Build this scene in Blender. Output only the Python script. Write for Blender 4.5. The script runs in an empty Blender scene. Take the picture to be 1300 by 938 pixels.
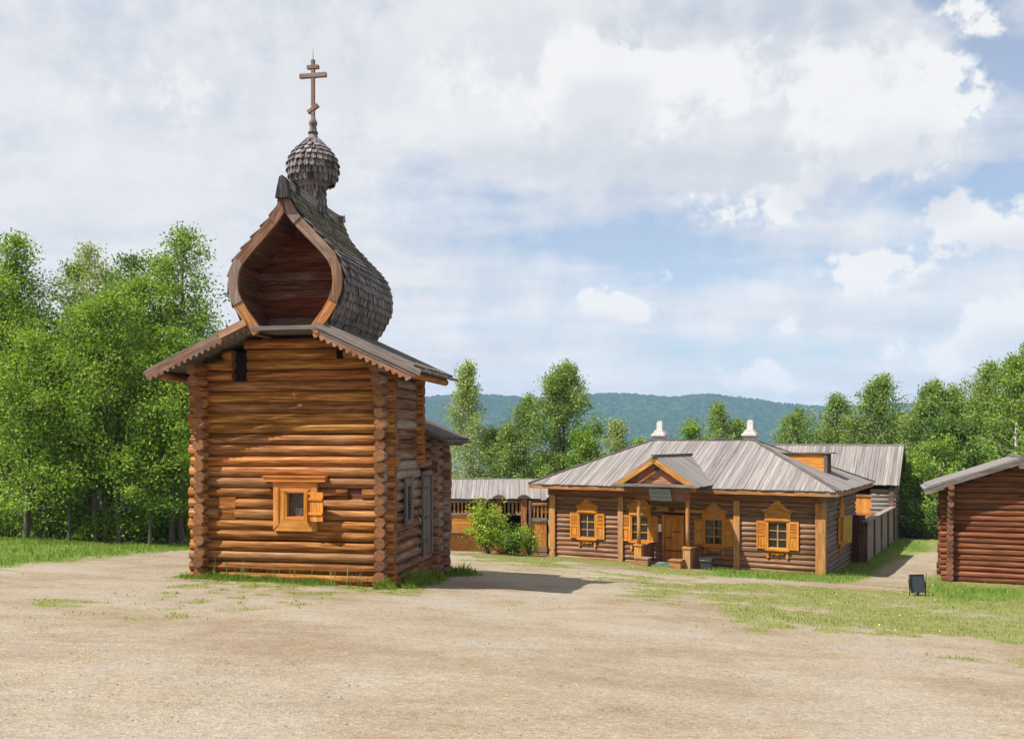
import bpy, math, random
import numpy as np
from mathutils import Vector, Matrix
random.seed(7)
RNG = np.random.default_rng(11)
R = math.radians
scene = bpy.context.scene
col = scene.collection
EYE = 3.6
F = 1150.0                                  # focal length in photo pixels
def W(px, py, D):                           # a point seen at photo pixel px,py at distance D
    return Vector(((px-650)/F*D, D, EYE+(560-py)/F*D))

# ------------------------------------------------------------------ terrain
def gz(x, y):
    x = np.asarray(x, float); y = np.asarray(y, float)
    xx = 60*np.tanh(x/60); yy = np.where(y < 0, 12*np.tanh(y/12), y)
    p = -.078*(yy-23) - .0434*(xx+5)
    f, s = -2.1, .12
    z = f + s*np.logaddexp(0, (p-f)/s)
    d = np.clip(y-60, 0, None)
    z = z - .17*d*d/(d+12)
    z = np.maximum(z, -13.5)
    return z
def g(x, y): return float(gz(x, y))
def unproj(px, py):
    a = (px-650)/F; s = (560-py)/F
    D = 5.0
    while D < 90:
        if EYE + s*D < g(a*D, D): break
        D += .05
    return (a*D, D)

# ------------------------------------------------------------------ noise in numpy
def vnoise(x, y, seed=0):
    xi = np.floor(x).astype(np.int64); yi = np.floor(y).astype(np.int64)
    fx = x-xi; fy = y-yi
    fx = fx*fx*(3-2*fx); fy = fy*fy*(3-2*fy)
    def h(i, j):
        n = (i*374761393 + j*668265263 + seed*1442695041) & 0xffffffff
        n = ((n ^ (n >> 13))*1274126177) & 0xffffffff
        return ((n ^ (n >> 16)) & 0xffff)/65535.0
    return (h(xi, yi)*(1-fx)+h(xi+1, yi)*fx)*(1-fy) + (h(xi, yi+1)*(1-fx)+h(xi+1, yi+1)*fx)*fy
def fbm(x, y, o=4, seed=0):
    t = 0; a = .5; n = 0
    for k in range(o):
        t = t + a*vnoise(x*2**k, y*2**k, seed+k*17); n += a; a *= .5
    return t/n

# ------------------------------------------------------------------ materials
def nt(name):
    m = bpy.data.materials.new(name); m.use_nodes = True
    t = m.node_tree; t.nodes.clear()
    return m, t
class NB:
    def __init__(s, t): s.t = t
    def n(s, typ, **kw):
        nd = s.t.nodes.new(typ)
        for k, v in kw.items():
            if k.startswith('i_'):
                nd.inputs[k[2:].replace('_', ' ')].default_value = v
            else: setattr(nd, k, v)
        return nd
    def l(s, a, b): s.t.links.new(a, b)
    def math(s, op, a, b=None, c=None, clamp=False):
        nd = s.n('ShaderNodeMath', operation=op); nd.use_clamp = clamp
        for i, v in enumerate((a, b, c)):
            if v is None: continue
            if isinstance(v, (int, float)): nd.inputs[i].default_value = v
            else: s.l(v, nd.inputs[i])
        return nd.outputs[0]
    def ramp(s, fac, stops, interp='LINEAR'):
        nd = s.n('ShaderNodeValToRGB'); cr = nd.color_ramp; cr.interpolation = interp
        while len(cr.elements) < len(stops): cr.elements.new(.5)
        for e, (p, c) in zip(cr.elements, stops):
            e.position = p
            e.color = (c, c, c, 1) if isinstance(c, (int, float)) else (*c, 1)
        s.l(fac, nd.inputs[0]); return nd.outputs[0]
    def mix(s, fac, a, b, mode='MIX'):
        nd = s.n('ShaderNodeMix', data_type='RGBA', blend_type=mode)
        for i, v in ((0, fac), (6, a), (7, b)):
            if isinstance(v, (int, float)): nd.inputs[i].default_value = v
            elif isinstance(v, tuple): nd.inputs[i].default_value = (*v, 1)
            else: s.l(v, nd.inputs[i])
        return nd.outputs[2]
    def noise(s, vec, scale, detail=4, rough=.55, dist=0):
        nd = s.n('ShaderNodeTexNoise'); nd.inputs['Scale'].default_value = scale
        nd.inputs['Detail'].default_value = detail; nd.inputs['Roughness'].default_value = rough
        nd.inputs['Distortion'].default_value = dist
        if vec is not None: s.l(vec, nd.inputs['Vector'])
        return nd.outputs[0]
    def mapv(s, vec, scale, loc=(0, 0, 0)):
        nd = s.n('ShaderNodeMapping'); nd.inputs['Scale'].default_value = scale
        nd.inputs['Location'].default_value = loc
        s.l(vec, nd.inputs['Vector']); return nd.outputs[0]
    def bsdf(s, colr, rough=.7, bump=None, bs=.3, bd=.01, spec=.3):
        p = s.n('ShaderNodeBsdfPrincipled'); o = s.n('ShaderNodeOutputMaterial')
        if isinstance(colr, tuple): p.inputs['Base Color'].default_value = (*colr, 1)
        else: s.l(colr, p.inputs['Base Color'])
        if isinstance(rough, (int, float)): p.inputs['Roughness'].default_value = rough
        else: s.l(rough, p.inputs['Roughness'])
        p.inputs['Specular IOR Level'].default_value = spec
        if bump is not None:
            b = s.n('ShaderNodeBump'); b.inputs['Strength'].default_value = bs
            b.inputs['Distance'].default_value = bd
            s.l(bump, b.inputs['Height']); s.l(b.outputs[0], p.inputs['Normal'])
        s.l(p.outputs[0], o.inputs[0]); return p

def wood(name, dark, mid, light, grey=(.30, .27, .25), ga=.2, rough=.6, var=.35, su=1.4, sv=20, spec=.12, crack=.6):
    m, t = nt(name); b = NB(t)
    uv = b.n('ShaderNodeUVMap').outputs[0]
    rnd = b.n('ShaderNodeAttribute', attribute_name='rnd').outputs['Fac']
    obj = b.n('ShaderNodeTexCoord').outputs['Object']
    gr = b.noise(b.mapv(uv, (su, sv, 1)), 1, 6, .62, .4)
    big = b.noise(b.mapv(uv, (su*.35, sv*.16, 1), (3, 7, 0)), 1, 4, .6, .6)
    fine = b.noise(b.mapv(uv, (su*.55, sv*2.0, 1), (9, 1, 0)), 1, 4, .65, .1)
    c = b.ramp(gr, [(.30, dark), (.5, mid), (.68, light)])
    val = b.math('ADD', b.math('MULTIPLY', big, .9), b.math('MULTIPLY', rnd, var*1.5))
    val = b.math('ADD', val, .55-.75*var)
    hs = b.n('ShaderNodeHueSaturation'); b.l(c, hs.inputs['Color']); b.l(val, hs.inputs['Value'])
    hue = b.math('ADD', .5-.004, b.math('MULTIPLY', b.math('FRACT', b.math('MULTIPLY', rnd, 7.31)), .012))
    b.l(hue, hs.inputs['Hue'])
    c = hs.outputs[0]
    wn = b.noise(obj, .9, 5, .65)
    wn2 = b.noise(b.mapv(uv, (su*.9, sv*.45, 1), (5, 2, 0)), 1, 5, .7, .8)
    rn3 = b.math('FRACT', b.math('MULTIPLY', rnd, 3.77))
    wf = b.math('ADD', b.math('ADD', b.math('MULTIPLY', wn, .45), b.math('MULTIPLY', wn2, .75)), b.math('MULTIPLY', rn3, .3))
    lo = 1.02-.55*ga
    wf = b.ramp(wf, [(lo-.16, 0.0), (lo+.14, min(1.0, .35+ga))])
    gv = b.ramp(gr, [(.3, tuple(x*.55 for x in grey)), (.65, grey)])
    c = b.mix(wf, c, gv)
    ck = b.ramp(fine, [(.35, 1-crack), (.42, 1.0)])
    c = b.mix(1.0, c, ck, 'MULTIPLY')
    h = b.math('ADD', b.math('MULTIPLY', gr, .6), b.math('MULTIPLY', b.ramp(fine, [(.33, 0.0), (.42, 1.0)]), .5))
    b.bsdf(c, b.ramp(gr, [(.3, min(1, rough+.22)), (.7, min(1, rough+.08))]), h, .45, .012, spec)
    return m
def endgrain(name, c1, c2):
    m, t = nt(name); b = NB(t)
    uv = b.n('ShaderNodeUVMap').outputs[0]
    rnd = b.n('ShaderNodeAttribute', attribute_name='rnd').outputs['Fac']
    ln = b.n('ShaderNodeVectorMath', operation='LENGTH'); b.l(uv, ln.inputs[0])
    nz = b.noise(uv, 9, 4, .6)
    ph = b.math('ADD', b.math('MULTIPLY', ln.outputs['Value'], 190), b.math('MULTIPLY', nz, 9))
    s = b.math('SINE', ph)
    c = b.ramp(b.math('ADD', b.math('MULTIPLY', s, .3), nz), [(.2, c1), (.8, c2)])
    hs = b.n('ShaderNodeHueSaturation'); b.l(c, hs.inputs['Color'])
    b.l(b.math('ADD', .6, b.math('MULTIPLY', rnd, .7)), hs.inputs['Value'])
    b.bsdf(hs.outputs[0], .8, b.math('ADD', s, b.math('MULTIPLY', nz, 3)), .3, .006)
    return m
def plain(name, c, rough=.6, metal=0, bumpscale=None, var=.25):
    m, t = nt(name); b = NB(t)
    obj = b.n('ShaderNodeTexCoord').outputs['Object']
    nz = b.noise(obj, bumpscale or 9, 6, .65)
    cc = b.ramp(nz, [(.3, tuple(x*(1-var) for x in c)), (.7, tuple(min(1, x*(1+var*.5)) for x in c))])
    p = b.bsdf(cc, rough, nz, .3, .01)
    p.inputs['Metallic'].default_value = metal
    return m
M = {}
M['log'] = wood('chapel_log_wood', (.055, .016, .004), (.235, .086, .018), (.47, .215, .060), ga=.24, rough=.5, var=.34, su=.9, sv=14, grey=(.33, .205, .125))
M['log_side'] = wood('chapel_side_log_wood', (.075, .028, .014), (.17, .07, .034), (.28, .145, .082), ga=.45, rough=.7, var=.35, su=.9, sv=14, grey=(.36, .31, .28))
M['log_end'] = endgrain('log_end_grain', (.055, .02, .008), (.30, .135, .052))
M['trim'] = wood('orange_trim_wood', (.30, .10, .022), (.50, .19, .04), (.62, .27, .07), ga=.03, rough=.5, var=.15, crack=.35)
M['shutterin'] = wood('red_orange_shutter_wood', (.36, .10, .018), (.52, .17, .03), (.62, .24, .05), ga=.02, rough=.5, var=.15, crack=.3)
M['board'] = wood('barge_board_wood', (.06, .03, .018), (.19, .095, .055), (.34, .19, .11), ga=.5, rough=.75, var=.25, grey=(.24, .195, .18))
M['boardwarm'] = wood('warm_board_wood', (.14, .05, .018), (.30, .115, .04), (.45, .215, .085), ga=.25, rough=.65, var=.2)
M['grey'] = wood('weathered_grey_wood', (.07, .054, .046), (.145, .118, .105), (.225, .192, .178), ga=.5, rough=.85, var=.35, sv=16, grey=(.205, .178, .168))
M['roof'] = wood('grey_roof_plank_wood', (.12, .104, .097), (.205, .184, .175), (.265, .242, .233), ga=.35, rough=.85, var=.30, su=.5, sv=18, grey=(.265, .243, .235), crack=.65)
M['shingle'] = wood('aspen_shingle_wood', (.028, .025, .027), (.105, .094, .098), (.31, .285, .285), ga=.4, rough=.8, var=.85, sv=26, grey=(.26, .235, .23))
M['moss'] = wood('mossy_shingle_wood', (.06, .055, .04), (.13, .12, .085), (.22, .20, .13), ga=.4, rough=.9, var=.7, sv=22, grey=(.18, .18, .12))
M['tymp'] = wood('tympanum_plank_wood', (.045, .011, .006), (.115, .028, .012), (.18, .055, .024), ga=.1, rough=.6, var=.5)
M['hlog'] = wood('house_log_wood', (.065, .026, .014), (.20, .096, .052), (.36, .21, .12), ga=.22, rough=.75, var=.35, su=.8, sv=15, grey=(.25, .185, .15))
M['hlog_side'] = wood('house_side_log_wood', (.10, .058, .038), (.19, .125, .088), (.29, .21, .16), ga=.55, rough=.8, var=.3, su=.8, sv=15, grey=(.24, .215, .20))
M['hbeam'] = wood('red_brown_beam_wood', (.10, .032, .018), (.21, .075, .036), (.28, .12, .06), ga=.2, rough=.65, var=.25)
M['hend'] = endgrain('house_log_end_grain', (.08, .035, .02), (.24, .13, .08))
M['post'] = wood('orange_post_wood', (.20, .075, .018), (.40, .17, .042), (.54, .27, .085), ga=.25, rough=.55, var=.15, grey=(.34, .25, .18))
M['carve'] = wood('carved_orange_wood', (.26, .08, .010), (.46, .165, .020), (.60, .26, .045), ga=.10, rough=.5, var=.25, crack=.4)
M['yellowshut'] = wood('ochre_shutter_wood', (.36, .22, .04), (.50, .32, .07), (.58, .40, .12), ga=.1, rough=.6, var=.1, crack=.3)
M['blog'] = wood('barn_log_wood', (.045, .014, .008), (.155, .050, .022), (.27, .105, .050), ga=.18, rough=.65, var=.45, su=.9, sv=15, grey=(.20, .115, .08))
M['bend'] = endgrain('barn_log_end_grain', (.07, .028, .018), (.20, .085, .05))
M['fenceg'] = wood('grey_fence_board_wood', (.13, .10, .085), (.235, .19, .165), (.33, .28, .25), ga=.4, rough=.85, var=.2, grey=(.29, .255, .235))
M['lining'] = wood('dark_lining_wood', (.05, .022, .012), (.13, .06, .032), (.21, .11, .06), ga=.3, rough=.8, var=.4, grey=(.12, .09, .08))
M['darkwood'] = wood('dark_red_plank_wood', (.05, .02, .014), (.10, .038, .026), (.15, .06, .04), ga=.15, rough=.7, var=.25)
M['ridge'] = wood('dark_ridge_wood', (.045, .035, .032), (.10, .08, .072), (.17, .14, .125), ga=.4, rough=.85, var=.2, grey=(.15, .135, .13))
M['white'] = plain('whitewashed_brick', (.50, .48, .465), .9, var=.18)
M['iron'] = plain('black_iron', (.03, .03, .032), .5, .6)
M['plastic'] = plain('dark_blue_plastic', (.035, .04, .055), .45)
M['sign'] = plain('grey_green_sign_paint', (.23, .26, .235), .6, var=.12)
M['signtext'] = plain('sign_letter_paint', (.075, .07, .05), .6)
M['paper'] = plain('white_paper', (.75, .75, .72), .8)
M['mat'] = plain('green_mat', (.03, .13, .07), .9)
M['curtain'] = plain('white_curtain', (.6, .6, .56), .9)
M['dark'] = plain('interior_shade', (.012, .010, .009), .9)  # near-black colour stands in for the shade inside openings
def glassmat():
    m, t = nt('unlit_room_glass'); b = NB(t)  # opaque pane; darkness of the room behind is put in its colour
    p = b.bsdf((.012, .016, .016), .06, None, spec=.6); return m
M['glass'] = glassmat()
def micamat():
    m, t = nt('dark_mica_pane'); b = NB(t)
    obj = b.n('ShaderNodeTexCoord').outputs['Object']
    v = b.n('ShaderNodeTexVoronoi'); v.inputs['Scale'].default_value = 16; b.l(obj, v.inputs['Vector'])
    c = b.ramp(v.outputs['Distance'], [(.1, (.012, .010, .010)), (.6, (.085, .065, .05))])
    b.bsdf(c, .3, v.outputs['Distance'], .3, .01); return m
M['mica'] = micamat()
def bark(name, birch=True):
    m, t = nt(name); b = NB(t)
    obj = b.n('ShaderNodeTexCoord').outputs['Object']
    n1 = b.noise(b.mapv(obj, (4, 4, 14)), 1, 5, .7)
    n2 = b.noise(b.mapv(obj, (14, 14, 2)), 1, 5, .7)
    if birch: c = b.ramp(n1, [(.36, (.06, .05, .045)), (.46, (.42, .40, .37)), (.7, (.62, .60, .56))])
    else: c = b.ramp(n2, [(.35, (.05, .038, .03)), (.65, (.16, .13, .105))])
    b.bsdf(c, .85, n2, .6, .03); return m
M['birch'] = bark('birch_bark'); M['bark'] = bark('grey_brown_bark', False)
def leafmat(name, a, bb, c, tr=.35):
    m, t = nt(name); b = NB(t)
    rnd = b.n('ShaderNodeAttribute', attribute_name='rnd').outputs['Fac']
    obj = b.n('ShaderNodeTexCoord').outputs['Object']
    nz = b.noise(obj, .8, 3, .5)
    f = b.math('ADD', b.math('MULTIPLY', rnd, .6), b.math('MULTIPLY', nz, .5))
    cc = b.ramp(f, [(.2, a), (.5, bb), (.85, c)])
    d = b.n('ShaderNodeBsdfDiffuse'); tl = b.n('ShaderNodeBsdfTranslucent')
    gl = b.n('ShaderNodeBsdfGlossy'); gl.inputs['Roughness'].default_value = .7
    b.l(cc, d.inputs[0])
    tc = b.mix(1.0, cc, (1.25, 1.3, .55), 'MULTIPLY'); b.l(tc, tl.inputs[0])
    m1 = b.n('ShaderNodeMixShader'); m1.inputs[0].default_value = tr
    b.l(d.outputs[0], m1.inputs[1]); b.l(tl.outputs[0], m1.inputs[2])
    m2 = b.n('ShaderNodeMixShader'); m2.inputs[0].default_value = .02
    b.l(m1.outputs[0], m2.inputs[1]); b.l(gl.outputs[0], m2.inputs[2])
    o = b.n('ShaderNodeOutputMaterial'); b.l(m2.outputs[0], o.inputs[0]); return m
M['leaf'] = leafmat('fresh_green_leaf', (.050, .115, .014), (.155, .265, .028), (.32, .42, .055))
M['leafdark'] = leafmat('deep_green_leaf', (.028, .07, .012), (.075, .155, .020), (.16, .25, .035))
M['leafbirch'] = leafmat('birch_leaf', (.065, .12, .024), (.155, .24, .042), (.29, .36, .08))
M['leafpale'] = leafmat('pale_birch_leaf', (.14, .19, .05), (.25, .31, .085), (.38, .43, .15))
M['leafbush'] = leafmat('bush_leaf', (.08, .16, .014), (.24, .35, .03), (.48, .50, .07))
M['grass'] = leafmat('grass_blade', (.105, .14, .026), (.19, .215, .048), (.32, .30, .11), .3)
M['grasslush'] = leafmat('lush_grass_blade', (.075, .145, .016), (.14, .225, .024), (.25, .32, .055), .35)
M['stone'] = plain('pebble_stone', (.20, .172, .148), .85, bumpscale=3, var=.5)
M['yellow'] = plain('dandelion_petal', (.75, .52, .03), .7)

# ------------------------------------------------------------------ mesh builder
class MB:
    def __init__(s):
        s.v = []; s.f = []; s.uv = []; s.r = []; s.m = []; s.sm = []
    def face(s, idx, uvs, r, m=0, smooth=False):
        s.f.append(idx); s.uv.extend(uvs); s.r.append(r); s.m.append(m); s.sm.append(smooth)
    def pts(s, P):
        k = len(s.v); s.v.extend([tuple(p) for p in P]); return k
    def hexa(s, P, grain=(1, 0, 0), m=0, r=None):
        """8 points: bottom 4 ccw, top 4"""
        r = random.random() if r is None else r
        k = s.pts(P); g_ = Vector(grain).normalized()
        ou, ov = random.random()*20, random.random()*20
        P = [Vector(p) for p in P]
        for f in ((0, 3, 2, 1), (4, 5, 6, 7), (0, 1, 5, 4), (1, 2, 6, 5), (2, 3, 7, 6), (3, 0, 4, 7)):
            s._fuv([k+i for i in f], [P[i] for i in f], g_, ou, ov, r, m)
    def _fuv(s, idx, pp, g_, ou, ov, r, m, smooth=False):
        n = Vector((0, 0, 0))
        for i in range(len(pp)):
            a, b = pp[i], pp[(i+1) % len(pp)]
            n += Vector(((a.y-b.y)*(a.z+b.z), (a.z-b.z)*(a.x+b.x), (a.x-b.x)*(a.y+b.y)))
        if n.length < 1e-12: n = Vector((0, 0, 1))
        n.normalize()
        u = g_-n*g_.dot(n)
        if u.length < .15: u = n.orthogonal()
        u.normalize(); w = n.cross(u)
        s.face(idx, [(p.dot(u)+ou, p.dot(w)+ov) for p in pp], r, m, smooth)
    def box(s, x0, x1, y0, y1, z0, z1, grain='x', m=0, r=None, M4=None):
        P = [(x0, y0, z0), (x1, y0, z0), (x1, y1, z0), (x0, y1, z0), (x0, y0, z1), (x1, y0, z1), (x1, y1, z1), (x0, y1, z1)]
        gr = {'x': (1, 0, 0), 'y': (0, 1, 0), 'z': (0, 0, 1)}[grain]
        if M4 is not None:
            P = [M4 @ Vector(p) for p in P]; gr = M4.to_3x3() @ Vector(gr)
        s.hexa(P, gr, m, r)
    def beam(s, p0, p1, w, h, up=(0, 0, 1), m=0, r=None):
        p0 = Vector(p0); p1 = Vector(p1); d = (p1-p0).normalized()
        sd = d.cross(Vector(up)).normalized(); u = sd.cross(d)
        P = []
        for uu in (-h/2, h/2):
            for p, ss in ((p0, -1), (p1, -1), (p1, 1), (p0, 1)):
                P.append(p-sd*ss*w/2*1+u*uu)
        s.hexa(P, d, m, r)
    def prism(s, poly, org, ax, ay, az, depth, grain=None, m=0, r=None):
        """poly (2d) in plane ax, ay; extruded along az"""
        r = random.random() if r is None else r
        org, ax, ay, az = map(Vector, (org, ax, ay, az))
        a = [org+ax*p[0]+ay*p[1] for p in poly]; b = [q+az*depth for q in a]
        n = len(poly); k = s.pts(a+b); g_ = Vector(grain or ax).normalized()
        ou, ov = random.random()*20, random.random()*20
        area = sum(poly[i][0]*poly[(i+1) % n][1]-poly[(i+1) % n][0]*poly[i][1] for i in range(n))
        flip = (area > 0) == (ax.cross(ay).dot(az) > 0)
        lo = list(range(n)); hi = list(range(n))
        if flip: lo = lo[::-1]
        else: hi = hi[::-1]
        s._fuv([k+i for i in lo], [a[i] for i in lo], g_, ou, ov, r, m)
        s._fuv([k+n+i for i in hi], [b[i] for i in hi], g_, ou, ov, r, m)
        for i in range(n):
            j = (i+1) % n
            q = [i, j, n+j, n+i]
            if not flip: q = q[::-1]
            al = a+b
            s._fuv([k+t for t in q], [al[t] for t in q], g_, ou, ov, r, m)
    def log(s, p0, p1, rad, n=12, wob=.05, caps=True, seg=.7, r=None, taper=0, m=0, cm=1):
        r = random.random() if r is None else r
        p0 = Vector(p0); p1 = Vector(p1); d = p1-p0; L = d.length; d.normalize()
        sd = d.orthogonal().normalized() if abs(d.z) > .9 else d.cross(Vector((0, 0, 1))).normalized()
        up = sd.cross(d); ns = max(1, int(L/seg)); k = len(s.v)
        ou, ov = random.random()*20, random.random()*20
        ph = [random.random()*6.28 for _ in range(3)]
        for i in range(ns+1):
            t = i/ns; rr = rad*(1-taper*t)
            c = p0+d*L*t + up*(rad*wob*.5*math.sin(2.1*L*t+ph[0])) + sd*(rad*wob*.5*math.sin(1.7*L*t+ph[1]))
            for j in range(n):
                a = 6.28318*j/n
                q = rr*(1+wob*math.sin(2*a+ph[2]+t*L)*.5+wob*(random.random()-.5)*.8)
                s.v.append(tuple(c+sd*q*math.cos(a)+up*q*math.sin(a)))
        for i in range(ns):
            for j in range(n):
                jj = (j+1) % n
                A = k+i*n+j; B = k+i*n+jj; C_ = B+n; D_ = A+n
                u0 = ou+L*i/ns; u1 = ou+L*(i+1)/ns; v0 = ov+6.283*rad*j/n; v1 = ov+6.283*rad*(j+1)/n
                s.face((A, D_, C_, B), [(u0, v0), (u1, v0), (u1, v1), (u0, v1)], r, m, True)
        if caps:
            for e, base in ((0, k), (1, k+ns*n)):
                idx = [base+j for j in range(n)]
                uv = [(rad*math.cos(6.283*j/n), rad*math.sin(6.283*j/n)) for j in range(n)]
                if e: idx = idx[::-1]; uv = uv[::-1]
                s.face(idx, uv, random.random(), cm, False)
    def lathe(s, prof, c=(0, 0, 0), n=24, m=0, smooth=True, r=None):
        r = random.random() if r is None else r
        k = len(s.v)
        for (q, z) in prof:
            for j in range(n):
                a = 6.28318*j/n; s.v.append((c[0]+q*math.cos(a), c[1]+q*math.sin(a), c[2]+z))
        for i in range(len(prof)-1):
            for j in range(n):
                jj = (j+1) % n
                A = k+i*n+j; B = k+i*n+jj
                s.face((A, B, B+n, A+n), [(prof[i][1], j*.1), (prof[i][1], j*.1+.1), (prof[i+1][1], j*.1+.1), (prof[i+1][1], j*.1)], r, m, smooth)
        s.face(tuple(k+(len(prof)-1)*n+j for j in range(n)), [(0, 0)]*n, r, m, False)
        s.face(tuple(k+j for j in range(n))[::-1], [(0, 0)]*n, r, m, False)
    def build(s, name, mats, parent=None):
        me = bpy.data.meshes.new(name)
        me.from_pydata(s.v, [], s.f)
        uvl = me.uv_layers.new(name='UVMap')
        uvl.data.foreach_set('uv', np.array(s.uv, dtype=np.float32).ravel())
        at = me.attributes.new('rnd', 'FLOAT', 'FACE'); at.data.foreach_set('value', np.array(s.r, dtype=np.float32))
        me.polygons.foreach_set('material_index', np.array(s.m, dtype=np.int32))
        me.polygons.foreach_set('use_smooth', np.array(s.sm, dtype=bool))
        if not isinstance(mats, (list, tuple)): mats = [mats]
        for q in mats: me.materials.append(q)
        me.update()
        o = bpy.data.objects.new(name, me); col.objects.link(o)
        if parent: o.parent = parent
        return o
def tag(o, label, cat=None, group=None, kind=None):
    if label: o['label'] = label
    if cat: o['category'] = cat
    if group: o['group'] = group
    if kind: o['kind'] = kind
    return o
def empty(name, loc, rz=0, label=None, cat=None, group=None):
    o = bpy.data.objects.new(name, None); col.objects.link(o)
    o.location = loc; o.rotation_euler = (0, 0, rz); o.empty_display_size = .3
    return tag(o, label, cat, group)
def npmesh(name, V, Fq, rnd, mat, parent=None, k=4):
    """fast mesh of k-gons. V (n,3), Fq (m,k), rnd (m,)"""
    me = bpy.data.meshes.new(name); nf = len(Fq)
    me.vertices.add(len(V)); me.vertices.foreach_set('co', np.asarray(V, np.float32).ravel())
    me.loops.add(nf*k); me.loops.foreach_set('vertex_index', np.asarray(Fq, np.int32).ravel())
    me.polygons.add(nf); me.polygons.foreach_set('loop_start', np.arange(0, nf*k, k, dtype=np.int32))
    me.polygons.foreach_set('loop_total', np.full(nf, k, np.int32))
    me.update(calc_edges=True)
    if rnd is not None:
        at = me.attributes.new('rnd', 'FLOAT', 'FACE'); at.data.foreach_set('value', np.asarray(rnd, np.float32))
    if mat: me.materials.append(mat)
    o = bpy.data.objects.new(name, me); col.objects.link(o)
    if parent: o.parent = parent
    return o

# ------------------------------------------------------------------ roof planks
def plank_face(mb, E0, E1, up, H, a0=0, a1=0, w=.2, th=.045, jag=.06, gap=.012, nrm=None):
    """eave from E0 to E1, 'up' = unit vector up the slope, H = slope length, hips take a0/a1 metres of the eave"""
    E0 = Vector(E0); E1 = Vector(E1); up = Vector(up).normalized(); d = (E1-E0); L = d.length; d.normalize()
    n = d.cross(up).normalized()
    if n.z < 0: n = -n
    def h(s):
        q = 1.0
        if a0 > 0: q = min(q, s/a0)
        if a1 > 0: q = min(q, (L-s)/a1)
        return max(0, q)*H
    s0 = 0
    while s0 < L-1e-4:
        ww = min(w*random.uniform(.75, 1.25), L-s0); s1 = s0+ww
        if L-s1 < .06: s1 = L
        lift = random.uniform(0, .018); jg = random.uniform(-jag, jag*.4)
        A = E0+d*(s0+gap/2)-up*(-jg if jg < 0 else 0)*0 + up*jg; B = E0+d*(s1-gap/2)+up*jg
        hA, hB = h(s0), h(s1)
        if max(hA, hB) > .05:
            C_ = E0+d*(s1-gap/2)+up*max(hB, .01); D_ = E0+d*(s0+gap/2)+up*max(hA, .01)
            lo = [p+n*lift for p in (A, B, C_, D_)]; hi = [p+n*(lift+th+random.uniform(0, .01)) for p in (A, B, C_, D_)]
            mb.hexa(lo+hi, up)
        s0 = s1
def solid_under(mb, E0, E1, up, H, a0=0, a1=0, th=.06):
    E0 = Vector(E0); E1 = Vector(E1); up = Vector(up).normalized(); d = (E1-E0); L = d.length; d.normalize()
    n = d.cross(up).normalized()
    if n.z < 0: n = -n
    A, B, C_, D_ = E0, E1, E1-d*a1+up*H, E0+d*a0+up*H
    mb.hexa([p-n*th for p in (A, B, C_, D_)]+[p-n*.002 for p in (A, B, C_, D_)], d)

def log_wall(mb, p0, p1, z0, pitch, count, rad, ext0=.35, ext1=.35, openings=(), n=12, jit=.012, trim=None, seg=.7, extjit=.04):
    """horizontal logs between corner axes p0, p1 (xy). openings: (s0,s1,zlo,zhi) along the wall. trim(z)->(s0,s1) or None"""
    p0 = Vector((p0[0], p0[1], 0)); p1 = Vector((p1[0], p1[1], 0)); d = p1-p0; L = d.length; d.normalize()
    for i in range(count):
        z = z0+pitch*i
        e0 = ext0(i) if callable(ext0) else ext0+random.uniform(-extjit, extjit)
        e1 = ext1(i) if callable(ext1) else ext1+random.uniform(-extjit, extjit)
        iv = [(-e0, L+e1)]
        if trim:
            t_ = trim(z)
            if t_ is None: continue
            iv = [(max(-e0, t_[0]), min(L+e1, t_[1]))]
        for (a, b, zl, zh) in openings:
            if zl < z < zh:
                nv = []
                for (s, e) in iv:
                    if b <= s or a >= e: nv.append((s, e)); continue
                    if a > s: nv.append((s, a))
                    if b < e: nv.append((b, e))
                iv = nv
        rr = rad*random.uniform(.96, 1.05); r_ = random.random(); zj = z+random.uniform(-jit, jit)
        for (s, e) in iv:
            if e-s < .04: continue
            q0 = p0+d*s; q1 = p0+d*e; q0.z = q1.z = zj
            mb.log(q0, q1, rr, n=n, r=r_, seg=seg)

# ================================================================== CHAPEL
CH = empty('log_chapel', (-5.56, 23.0, 0), R(-10), 'tall log chapel with shingled onion dome, cross and open barrel shaped gable', 'chapel')
PI_ = .27; RD = .143; HW = 2.4; MD = 2.65; BD = 5.65
def gable_trim(z):
    if z > 6.3: return None
    half = (6.82-.16-z)/.46
    return (HW-half, HW+half) if half > .3 else None
fr = MB()
op = [(HW-1.61, HW-1.2, 5.2, 5.85), (HW+1.20, HW+1.38, 5.7, 5.9),
      (HW-.20, HW+.46, 1.70, 2.35), (HW-1.97, HW-1.52, 1.65, 2.15), (HW+1.49, HW+1.87, 2.15, 2.42)]
log_wall(fr, (-HW, 0), (HW, 0),   .13-2*PI_, PI_, 22, RD, .38, .33, op, n=14)
log_wall(fr, (-HW, 0), (HW, 0), .13+20*PI_, PI_, 4, RD, 0, 0, op, n=14, trim=gable_trim)
fr.build('front_wall', [M['log'], M['log_end']], CH)
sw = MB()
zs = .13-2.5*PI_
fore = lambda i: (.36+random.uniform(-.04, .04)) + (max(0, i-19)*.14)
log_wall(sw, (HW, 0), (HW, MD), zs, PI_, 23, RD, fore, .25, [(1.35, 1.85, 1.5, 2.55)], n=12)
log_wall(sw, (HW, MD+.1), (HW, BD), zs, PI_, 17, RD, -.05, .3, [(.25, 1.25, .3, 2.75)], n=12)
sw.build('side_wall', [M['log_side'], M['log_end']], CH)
sl = MB()
log_wall(sl, (-HW, 0), (-HW, MD), zs, PI_, 23, RD, fore, .3, (), n=12)
log_wall(sl, (-HW, MD+.1), (-HW, BD), zs, PI_, 17, RD, 0, .3, (), n=12)
sl.build('side_wall', [M['log'], M['log_end']], CH)
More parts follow.
